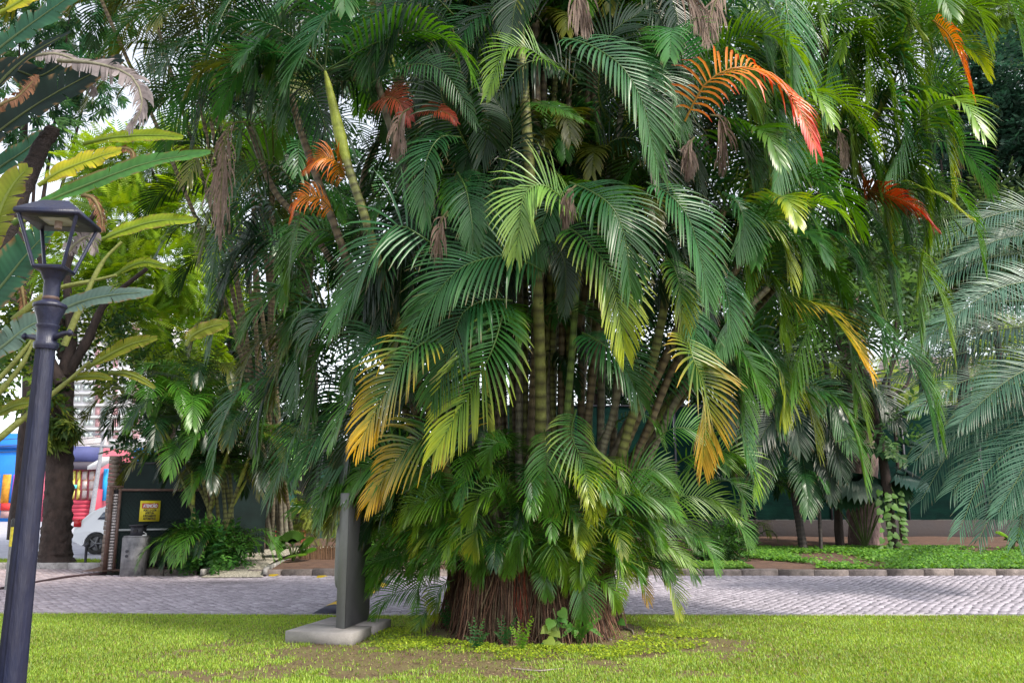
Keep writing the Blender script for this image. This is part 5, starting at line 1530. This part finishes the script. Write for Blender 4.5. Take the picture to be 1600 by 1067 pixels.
# ---------------------------------------------------------------- street lamp
LY = 5.0
M_LAMP = mat('lamp_paint', (.010, .015, .05), .42, noise=.5, scale=7, bump=.35, bscale=30, color2=(.022, .02, .038), stretch=(1, 1, .3))
lx = P(79, 470, LY).x
def lz(y, x=80): return P(x, y, LY).z
lp = thing('street_lamp', (lx, LY, 0), 'dark blue fluted lamp post with an open square lantern frame at the left', 'street lamp')
sc = LY / F
def prof(*a): return [(r * sc * 1.0, lz(y)) for r, y in a]
# fluted column
zz = np.linspace(0.45, lz(545), 24); rb, rt_ = .079, .054
MB().tube([(lx, LY, z) for z in zz], np.linspace(rb, rt_, 24), 32, cap=True, flute=.26).build('column', M_LAMP, lp)
MB().lathe([(.16, 0), (.16, .12), (.13, .14), (.13, .3), (.105, .34), (.1, .45)], lx, LY, 24).build('base', M_LAMP, lp)
MB().lathe([(.062, lz(546)), (.07, lz(541)), (.07, lz(536)), (.058, lz(533)), (.058, lz(514)), (.066, lz(511)), (.066, lz(508))], lx, LY, 28).build('collar', M_LAMP, lp)
MB().lathe([(.058, lz(508)), (.066, lz(498)), (.085, lz(486)), (.088, lz(482))], lx, LY, 28, flute=.04).build('capital', M_LAMP, lp)
MB().lathe([(.088, lz(482)), (.096, lz(480)), (.094, lz(476)), (.06, lz(472)), (.045, lz(469))], lx, LY, 28).build('flange', M_LAMP, lp)
MB().lathe([(.045, lz(469)), (.05, lz(467)), (.045, lz(464))], lx, LY, 20).build('rust_ring', M_RUST, lp)
MB().lathe([(.045, lz(464)), (.047, lz(440)), (.055, lz(437)), (.07, lz(428)), (.085, lz(424))], lx, LY, 24).build('neck', M_LAMP, lp)
for s in (1, -1):
    e = (lx + s * .155, LY - .06 * s, lz(523))
    MB().tube([(lx + s * .04, LY, lz(528)), (lx + s * .12, LY - .045 * s, lz(524)), e], [.02, .017, .013], 10).tube([(e[0] - .005, e[1], e[2]), (e[0] + s * .012, e[1], e[2]), (e[0] + s * .03, e[1], e[2])], [.008, .024, .012], 12).build('ladder_arm', M_LAMP, lp)
RZ = math.radians(52)
def sq(h, z, rot=RZ): return [Vector((lx + h * math.sqrt(2) * math.cos(rot + math.pi / 2 * k), LY + h * math.sqrt(2) * math.sin(rot + math.pi / 2 * k), z)) for k in range(4)]
zp, ze = lz(421), lz(348) 
bot, top_ = sq(.085, zp), sq(.165, ze)
MB().box((-.09, -.09, zp - .014), (.09, .09, zp), M=Matrix.Translation((lx, LY, 0)) @ Matrix.Rotation(RZ + math.pi / 4, 4, 'Z')).build('bottom_plate', M_LAMP, lp)
for k in range(4):
    MB().tube([bot[k], top_[k]], .0125, 4).build('frame_bar', M_LAMP, lp)
    a, b_ = bot[k], bot[(k + 1) % 4]
    MB().tube([a, b_], .011, 4).build('lower_rail', M_LAMP, lp)
mr = Matrix.Translation((lx, LY, 0)) @ Matrix.Rotation(RZ + math.pi / 4, 4, 'Z')
rf = MB(); h1, h2, h3 = .185, .19, .075
def ringsq(h, z): return [mr @ Vector((sx * h, sy * h, z)) for sx, sy in ((-1, -1), (1, -1), (1, 1), (-1, 1))]
vv = ringsq(.09, ze + .004) + ringsq(h1, ze) + ringsq(h2, ze + .012) + ringsq(h2 - .004, ze + .03) + ringsq(h3, ze + .12) + ringsq(.0, ze + .13)
q = [(4*k+i, 4*k+(i+1) % 4, 4*k+4+(i+1) % 4, 4*k+4+i) for k in range(0, 5) for i in range(4)]
rf.add([tuple(a) for a in vv], q); rf.build('roof', M_LAMP, lp)
MB().box((-.09, -.09, ze + .006), (.09, .09, ze + .012), M=mr).build('reflector', mat('reflector', (.45, .45, .42), .4, noise=.3, scale=8), lp)
MB().tube([(lx, LY, ze + .006), (lx, LY, ze - .04)], .022, 12, (.4, .3, .28)).build('bulb_socket', M_STEM, lp)

# ---------------------------------------------------------------- cars
def make_car(name, loc, label, paint, s=1.0):
    t = thing(name, loc, label, 'car')
    x0, y0, z0 = loc; Lc, Wc = 3.9, 1.68
    prof = [(0.02, .38), (.0, .62), (.05, .86), (.22, 1.02), (.42, 1.28), (.68, 1.45), (1.2, 1.51), (1.9, 1.50), (2.35, 1.40), (2.95, 1.02), (3.55, .93), (3.82, .78), (3.9, .5), (3.86, .26)]
    def arch(cx, r=.35, n=9): return [(cx + r * math.cos(a), .3 + r * math.sin(a)) for a in np.linspace(0, math.pi, n)]
    prof = [(x, z if z < .86 else .86 + (z - .86) * .8) for x, z in prof]
    lower = [(3.55, .22)] + arch(3.13) + [(2.7, .2), (1.1, .2)] + arch(.68) + [(.28, .24)]
    out = prof + lower
    bm_v = []; 
    def half(z): return Wc / 2 - .02 - max(0, z - .85) * .26 - max(0, .35 - z) * .1
    n = len(out)
    V = [(x0 + x, y0 - half(z), z0 + z) for x, z in out] + [(x0 + x, y0 + half(z), z0 + z) for x, z in out]
    me = bpy.data.meshes.new('body')
    me.from_pydata([tuple(Vector(a) - Vector(loc)) for a in V], [], [list(range(n)), list(range(2 * n - 1, n - 1, -1))] + [(i, n + i, n + (i + 1) % n, (i + 1) % n) for i in range(n)])
    me.materials.append(mat('paint_' + name, paint, .25, spec=.6))
    o = bpy.data.objects.new('body', me); C.objects.link(o); o.parent = t; o['_o'] = tuple(loc)
    glass = mat('car_glass', (.03, .05, .08), .08, spec=.8)
    for (pts) in ([(.66, 1.0), (.8, 1.21), (1.22, 1.28), (1.25, 1.0)], [(1.32, 1.0), (1.30, 1.28), (2.0, 1.27), (2.05, 1.0)], [(2.12, 1.0), (2.08, 1.26), (2.3, 1.2), (2.72, .98)]):
        yy = [y0 - half(z) - .006 for x, z in pts]
        V = [(x0 + x, y_, z0 + z) for (x, z), y_ in zip(pts, yy)] + [(x0 + x, y_ + .02, z0 + z) for (x, z), y_ in zip(pts, yy)]
        MB().add(V, [(3, 2, 1, 0), (0, 1, 5, 4), (1, 2, 6, 5), (2, 3, 7, 6), (3, 0, 4, 7)]).build('side_window', glass, t)
    V = [(x0 + .27, y0 - .6, z0 + 1.02), (x0 + .27, y0 + .6, z0 + 1.02), (x0 + .5, y0 + .52, z0 + 1.24), (x0 + .5, y0 - .52, z0 + 1.24)]
    MB().add([(a - .03, b, c) for a, b, c in V] + V, [(0, 1, 2, 3), (0, 4, 5, 1), (3, 2, 6, 7)]).build('rear_window', glass, t)
    for s_ in (-1, 1):
        MB().box((x0 - .01, y0 + s_ * .72 - .1, z0 + .78), (x0 + .2, y0 + s_ * .72 + .1, z0 + 1.0)).build('tail_light', mat('tail_light', (.5, .01, .015), .2), t)
    MB().box((x0 - .03, y0 - .74, z0 + .32), (x0 + .06, y0 + .74, z0 + .5)).build('bumper', mat('paint_' + name, paint), t)
    MB().box((x0 + 1.29, y0 - Wc / 2 - .008, z0 + .88), (x0 + 1.45, y0 - Wc / 2 + .02, z0 + .92)).build('door_handle', mat('paint_' + name, paint), t)
    tyre, rim = mat('tyre', (.02, .02, .02), .85), mat('rim', (.12, .12, .13), .35, metal=.6)
    for cx in (.68, 3.13):
        for s_ in (-1, 1):
            yc = y0 + s_ * (Wc / 2 - .12); th = np.linspace(0, 2 * math.pi, 28, endpoint=False)
            V = []
            for r, dy in ((.2, -.1), (.28, -.11), (.31, -.08), (.31, .08), (.28, .11), (.2, .1)):
                V += [(x0 + cx + r * math.cos(a), yc + dy, z0 + .31 + r * math.sin(a)) for a in th]
            wh = MB().add(V, [(k * 28 + j, k * 28 + (j + 1) % 28, (k + 1) * 28 + (j + 1) % 28, (k + 1) * 28 + j) for k in range(5) for j in range(28)]).build('wheel', tyre, t, smooth=True)
            rm = MB(); V = [(x0 + cx + .2 * math.cos(a), yc + s_ * .04, z0 + .31 + .2 * math.sin(a)) for a in th] + [(x0 + cx, yc + s_ * .04, z0 + .31)]
            rm.add(V, None, [(j, (j + 1) % 28, 28) for j in range(28)])
            for k in range(5):
                a = k * 2 * math.pi / 5; rm.tube([(x0 + cx, yc + s_ * .09, z0 + .31), (x0 + cx + .2 * math.cos(a), yc + s_ * .08, z0 + .31 + .2 * math.sin(a))], [.045, .025], 5)
            ro = rm.build('rim', rim, wh)
    return t
wc = G(143, 866); 
make_car('parked_car', (P(129.5, 860, wc.y + .7).x, wc.y + .85, 0), 'white hatchback parked behind the gate post, only its rear in view', (.75, .76, .8))
make_car('parked_car', (P(150, 820, 34).x, 34, 0), 'dark red car farther down the street behind the white hatchback', (.35, .02, .03))

# ---------------------------------------------------------------- buildings across the street
def flat(name, col, rough=.7, n=.15, s=1.0): return mat(name, col, rough, noise=n, scale=s)
BY = 61.0
def pb_(x0, y0, x1, y1, Y, d, name, m, parent, dz=None):
    a, b = P(x0, y1, Y), P(x1, y0, Y)
    return MB().box((a.x, Y, max(a.z, 0) if dz is None else a.z), (b.x, Y + d, b.z)).build(name, m, parent)
g0 = Vector((P(30, 800, BY).x, BY, 0))
bl = thing('blue_building', g0, 'bright blue two storey shop front with orange shutter and purple striped doors', 'building')
pb_(-60, 677, 63, 815, BY + .1, 9, 'wall', flat('blue_wall', (.01, .18, .62)), bl, dz=1)
pb_(-60, 694, 63, 700, BY - .15, .25, 'cornice', flat('deep_blue', (.01, .10, .42)), bl, 1)
pb_(-60, 741, -1, 808, BY, .1, 'shutter', flat('orange_shutter', (.65, .28, .02), n=.5, s=3), bl, 1)
pb_(0, 741, 17, 786, BY, .1, 'shutter', flat('orange_shutter', (.65, .28, .02)), bl, 1)
pb_(0, 786, 17, 797, BY - .05, .15, 'awning', flat('red_awning', (.6, .03, .03)), bl, 1)
pb_(0, 797, 17, 809, BY, .1, 'low_panel', flat('pink_panel', (.4, .25, .25)), bl, 1)
for k in range(6):
    pb_(18 + k * 3.6, 741, 21.4 + k * 3.6, 808, BY, .1, 'door_panel', flat('purple_door', (.4, .06, .55)) if k % 2 == 0 else flat('door_blue', (.05, .14, .6)), bl, 1)
pb_(41, 741, 62, 808, BY, .1, 'shutter', flat('blue_shutter', (.02, .2, .55)), bl, 1)
rs = thing('corner_shop', Vector((P(105, 800, BY).x, BY, 0)), 'shop with navy fascia, yellow framed windows and a red panelled base', 'building')
pb_(63.4, 700, 168, 815, BY + .2, 8, 'wall', flat('shop_wall', (.45, .1, .14)), rs, 1)
pb_(62, 697, 157, 721, BY - .1, .3, 'fascia', flat('navy_fascia', (.07, .08, .22)), rs, 1)
pb_(62, 721.5, 153, 733, BY - .3, .5, 'canopy', flat('dark_canopy', (.06, .05, .07)), rs, 1)
pb_(64, 734, 70, 806, BY + .05, .15, 'pilaster', flat('pink_pilaster', (.6, .12, .2)), rs, 1)
for (a, b, c) in ((104, 110, 'y'), (111, 118, 'y'), (119, 126, 'y'), (127, 137, 'g'), (138, 148, 'g')):
    w = pb_(a, 735, b, 780, BY + .05, .15, 'window', flat('window_yellow', (.6, .5, .06)) if c == 'y' else flat('window_frame_brown', (.35, .2, .15)), rs, 1)
    for r in range(3):
        pb_(a + 1, 737 + r * 14.5, b - 1, 749 + r * 14.5, BY + .03, .019, 'pane', flat('pane_yellow', (.55, .5, .12)) if c == 'y' else flat('pane_grey', (.45, .38, .36), .3), w, 1)
pb_(105, 757, 120, 763, BY - .02, .05, 'window_sticker', flat('sticker_cyan', (.1, .55, .6)), rs, 1)
for k in range(5):
    pb_(103, 781.5 + k * 6.2, 140, 787 + k * 6.2, BY - .1, .25, 'red_board', flat('red_board', (.55, .05, .09)), rs, 1)
pb_(141, 764, 155, 812, BY - .6, .7, 'red_pier', flat('red_pier', (.6, .06, .1)), rs, 1)
pb_(158, 732, 168, 782, BY - .05, .2, 'blue_door', flat('cyan_door', (.01, .3, .65)), rs, 1)
for k in range(9):
    a, b = P(104, 697.5 - k * 1.7, BY + .3 + k * .45), P(165, 697.5 - k * 1.7, BY + .3 + k * .45)
    MB().box((a.x, BY + .2 + k * .45, a.z - .04), (b.x, BY + .8 + k * .45, a.z + .06)).build('roof_tile_row', flat('roof_tiles', (.5, .46, .47), .8, .4, 6), rs)
aw = thing('white_awning', P(150, 722, BY - 1.5), 'small sloping white awning before the corner shop', 'awning')
a, b = P(139, 728, BY - 2), P(163, 714, BY - 2)
MB().add([(a.x, BY - 2.2, a.z), (b.x, BY - 2.2, b.z), (b.x, BY - .5, b.z + .1), (a.x, BY - .5, a.z + .1), (a.x, BY - 2.2, a.z - .25), (b.x, BY - 2.2, b.z - .25), (b.x, BY - .5, b.z - .15), (a.x, BY - .5, a.z - .15)],
         [(0, 1, 2, 3), (4, 7, 6, 5), (0, 4, 5, 1), (1, 5, 6, 2), (2, 6, 7, 3), (3, 7, 4, 0)]).build('roof_panel', flat('awning_white', (.7, .7, .68)), aw)
# utility pole with cables
up_ = thing('utility_pole', Vector((P(158, 800, 50).x, 50, 0)), 'slim grey utility pole with brackets before the corner shop', 'utility pole')
ux = P(157, 740, 50).x; uz = P(157, 672, 50).z
MB().tube([(ux - .35, 50, 0), (ux, 50, uz)], [.16, .1], 8, (.3, .3, .33)).build('pole', M_STEM, up_)
for z in (uz - .3, uz - 1.0): MB().box((ux - .7, 49.9, z), (ux + .7, 50.1, z + .12), (.3, .3, .33)).build('bracket', M_STEM, up_)
for k, dz in enumerate((0, .4, .75)):
    MB().tube(bez([(ux, 50, uz - dz), (ux - 8, 50, uz - dz - .6), (ux - 20, 49, uz - dz)], 14), .02, 4, (.05, .05, .06)).build('cable', M_STEM, up_)

AY = 200.0
ap = thing('apartment_block', Vector((P(150, 700, AY).x, AY, 0)), 'tall white apartment block with pinkish red panels seen through the trees', 'apartment building')
pb_(104, 440, 268, 700, AY + .5, 20, 'wall', flat('white_render', (.85, .82, .86)), ap, 1)
m_rp, m_gl = flat('red_render', (.6, .34, .37)), mat('apartment_glass', (.5, .55, .56), .4)
for f in range(13):
    yb = 688 - f * 18.5
    pb_(103, yb - 1, 269, yb + 2.5, AY - .3, .8, 'floor_slab', flat('slab_white', (.8, .78, .8)), ap, 1)
    for (xa, xb, red) in ((106, 113, 1), (115, 126, 0), (129, 146, 0), (148, 156, 1), (158, 172, 0), (176, 184, 1), (186, 200, 0), (206, 218, 1), (222, 236, 0), (242, 256, 1)):
        if red: pb_(xa, yb - 15, xb, yb - 3, AY + .25, .25, 'red_panel', m_rp, ap, 1)
        else:
            w = pb_(xa, yb - 14, xb, yb - 4, AY + .3, .2, 'window', flat('window_white', (.7, .7, .72)), ap, 1)
            pb_(xa + 1, yb - 13, (xa + xb) / 2 - .5, yb - 5, AY + .1, .19, 'pane', m_gl, w, 1)
            pb_((xa + xb) / 2 + .5, yb - 13, xb - 1, yb - 5, AY + .1, .19, 'pane', m_gl, w, 1)
ap2 = thing('pale_building', Vector((P(345, 640, 90).x, 90, 0)), 'narrow cream building corner seen through the palms', 'building')
pb_(335, 560, 352, 700, 90, 8, 'wall', flat('cream_wall', (.7, .55, .3)), ap2, 1)
for k in range(5): pb_(338, 575 + k * 24, 348, 588 + k * 24, 89.85, .14, 'window', flat('window_white', (.7, .7, .72)), ap2, 1)
bd = thing('blue_billboard', Vector((P(235, 700, 40).x, 40, 0)), 'bright blue board with an orange strip rising over the dark fence', 'board')
pb_(208, 700, 240, 722, 40, .3, 'board', flat('board_blue', (.01, .25, .75)), bd, 1); pb_(240.2, 706, 262, 722, 40, .3, 'strip', flat('board_orange', (.7, .25, .1)), bd, 1)
for x in (214, 252): MB().box((P(x, 720, 40).x, 40.05, 0), (P(x, 720, 40).x + .15, 40.2, P(x, 721.9, 40).z)).build('post', M_METAL_DK, bd)
ph_ = thing('tiled_house', Vector((P(1480, 700, 60).x, 60, 0)), 'pale house with a tiled roof seen above the right wall', 'house')
pb_(1385, 588, 1600, 700, 60, 10, 'wall', flat('house_wall', (.7, .68, .7)), ph_, 1)
for k in range(8):
    a, b = P(1375, 588 - k * 3.5, 60 + k), P(1610, 588 - k * 3.5, 60 + k)
    MB().box((a.x, 59.5 + k * .9, a.z - .05), (b.x, 60.7 + k * .9, a.z + .1)).build('roof_tile_row', flat('house_tiles', (.5, .4, .38), .8, .4, 5), ph_)
for k in range(5): pb_(1400 + k * 42, 600, 1418 + k * 42, 622, 59.9, .09, 'window', flat('window_dark', (.12, .14, .15), .2), ph_, 1)

# ---------------------------------------------------------------- small plants and litter at the foot of the palms
def heartplant(px, label, n, s, cols, spread, zmax, d=(-.1,)):
    b = G(*px); t = thing('creeping_vine', b, label, 'vine')
    st_ = MB(); st_.tube(bez([b, b + Vector((.02, -.05, zmax * .5)), b + Vector((-.02, .03, zmax))], 8), .006, 5, (.08, .14, .03)); st_.build('vine_stem', M_STEM, t)
    for i in range(n):
        p = b + Vector((random.uniform(-1, 1) * spread, random.uniform(-.1, .02), random.uniform(.04, 1) * zmax))
        mb = MB(); heart(mb, p, (random.uniform(-.7, .7), -.3, random.uniform(-.9, -.2)), (random.uniform(-.3, .3), -1, random.uniform(.2, .8)), s * random.uniform(.7, 1.2), np.array(random.choice(cols)) * random.uniform(.7, 1.2))
        mb.build('leaf', M_LEAF, t)
heartplant((768, 985), 'heart leaved vine on the left part of the root mass', 9, .13, [(.06, .2, .03), (.09, .26, .04)], .12, .42)
heartplant((868, 1010), 'variegated heart leaved vine in front of the root mass, below its middle', 13, .13, [(.05, .16, .02), (.09, .2, .03), (.2, .27, .04)], .13, .4)
heartplant((955, 985), 'sparse heart leaved vine at the right edge of the root mass', 5, .11, [(.07, .2, .03)], .1, .3)
heartplant((905, 860), 'large heart shaped leaves among the low fronds right of centre', 8, .2, [(.04, .15, .02), (.07, .2, .03)], .3, .9)
b = G(905, 1010); t = thing('broad_leaf_seedling', b, 'seedling with long folded green leaves right of the variegated vine', 'plant')
for i in range(10):
    a = i * .7 + .3
    mb = MB(); mb2 = [b, b + Vector((math.cos(a) * .1, -abs(math.sin(a)) * .08, .2)), b + Vector((math.cos(a) * .26, -abs(math.sin(a)) * .15, .12 + .1 * (i % 3)))]
    frond(mb, mb2, .035, 'green', n=10, w=.035, up=(0, -1, .5), grav=.1, vlift=.1, a0=60, a1=40, pet=.2, fold=False, seg=2, r0=.004, prof=lambda u: np.sin(np.pi * (.05 + .9 * u)), tipw=.5)
    mb.build('leaf', M_LEAF, t)
for (x, y, lb) in ((745, 1015, 'tiny ferny weed at the left foot of the root mass'), (790, 1008, 'larger bluish ferny weed left of the red roots'), (815, 1018, 'small pale green weed in front of the red roots'), (700, 985, 'small weed at the far left edge of the root mass')):
    b = G(x, y); t = thing('weed', b, lb, 'weed', 'weeds at the foot of the roots')
    for k in range(7):
        a = k * 2.4; mb = MB()
        e = b + Vector((math.cos(a) * .12, math.sin(a) * .08 - .03, random.uniform(.12, .38)))
        frond(mb, [b, b.lerp(e, .5) + Vector((0, 0, .03)), e], .05, 'teal' if x != 815 else 'lime', n=9, w=.016, up=(0, -1, .5), grav=.2, fold=False, seg=2, r0=.003)
        mb.build('leaf', M_LEAF, t)
for (pp, r, lb) in (([(922, 1002), (935, 998), (955, 1001)], .014, 'short pale dead stick on the soil right of the root mass'), ([(930, 975), (955, 978), (985, 985), (990, 992)], .012, 'bent grey twig lying right of the root mass'), ([(800, 1046), (840, 1050), (880, 1046)], .008, 'thin brown twig on the bare soil in front of the palms')):
    ws = [G(x, y) + Vector((0, 0, .015)) for x, y in pp]
    tag(MB().tube(bez(ws, 8), [r] * 6 + [r * .6] * 2, 6, (.28, .23, .2)).build('fallen_stick', M_STEM), lb, 'stick')
for (x, y, lb) in ((421, 898, 'yellow fallen leaf by the kerb below the pebble path'), (496, 900, 'small yellow fallen leaf on the driveway left of the totem')):
    b = G(x, y, .03); mb = MB(); heart(mb, b, (1, .2, .1), (0, -.2, 1), .2, (.6, .45, .03))
    tag(mb.build('fallen_leaf', M_LEAF), lb, 'leaf')
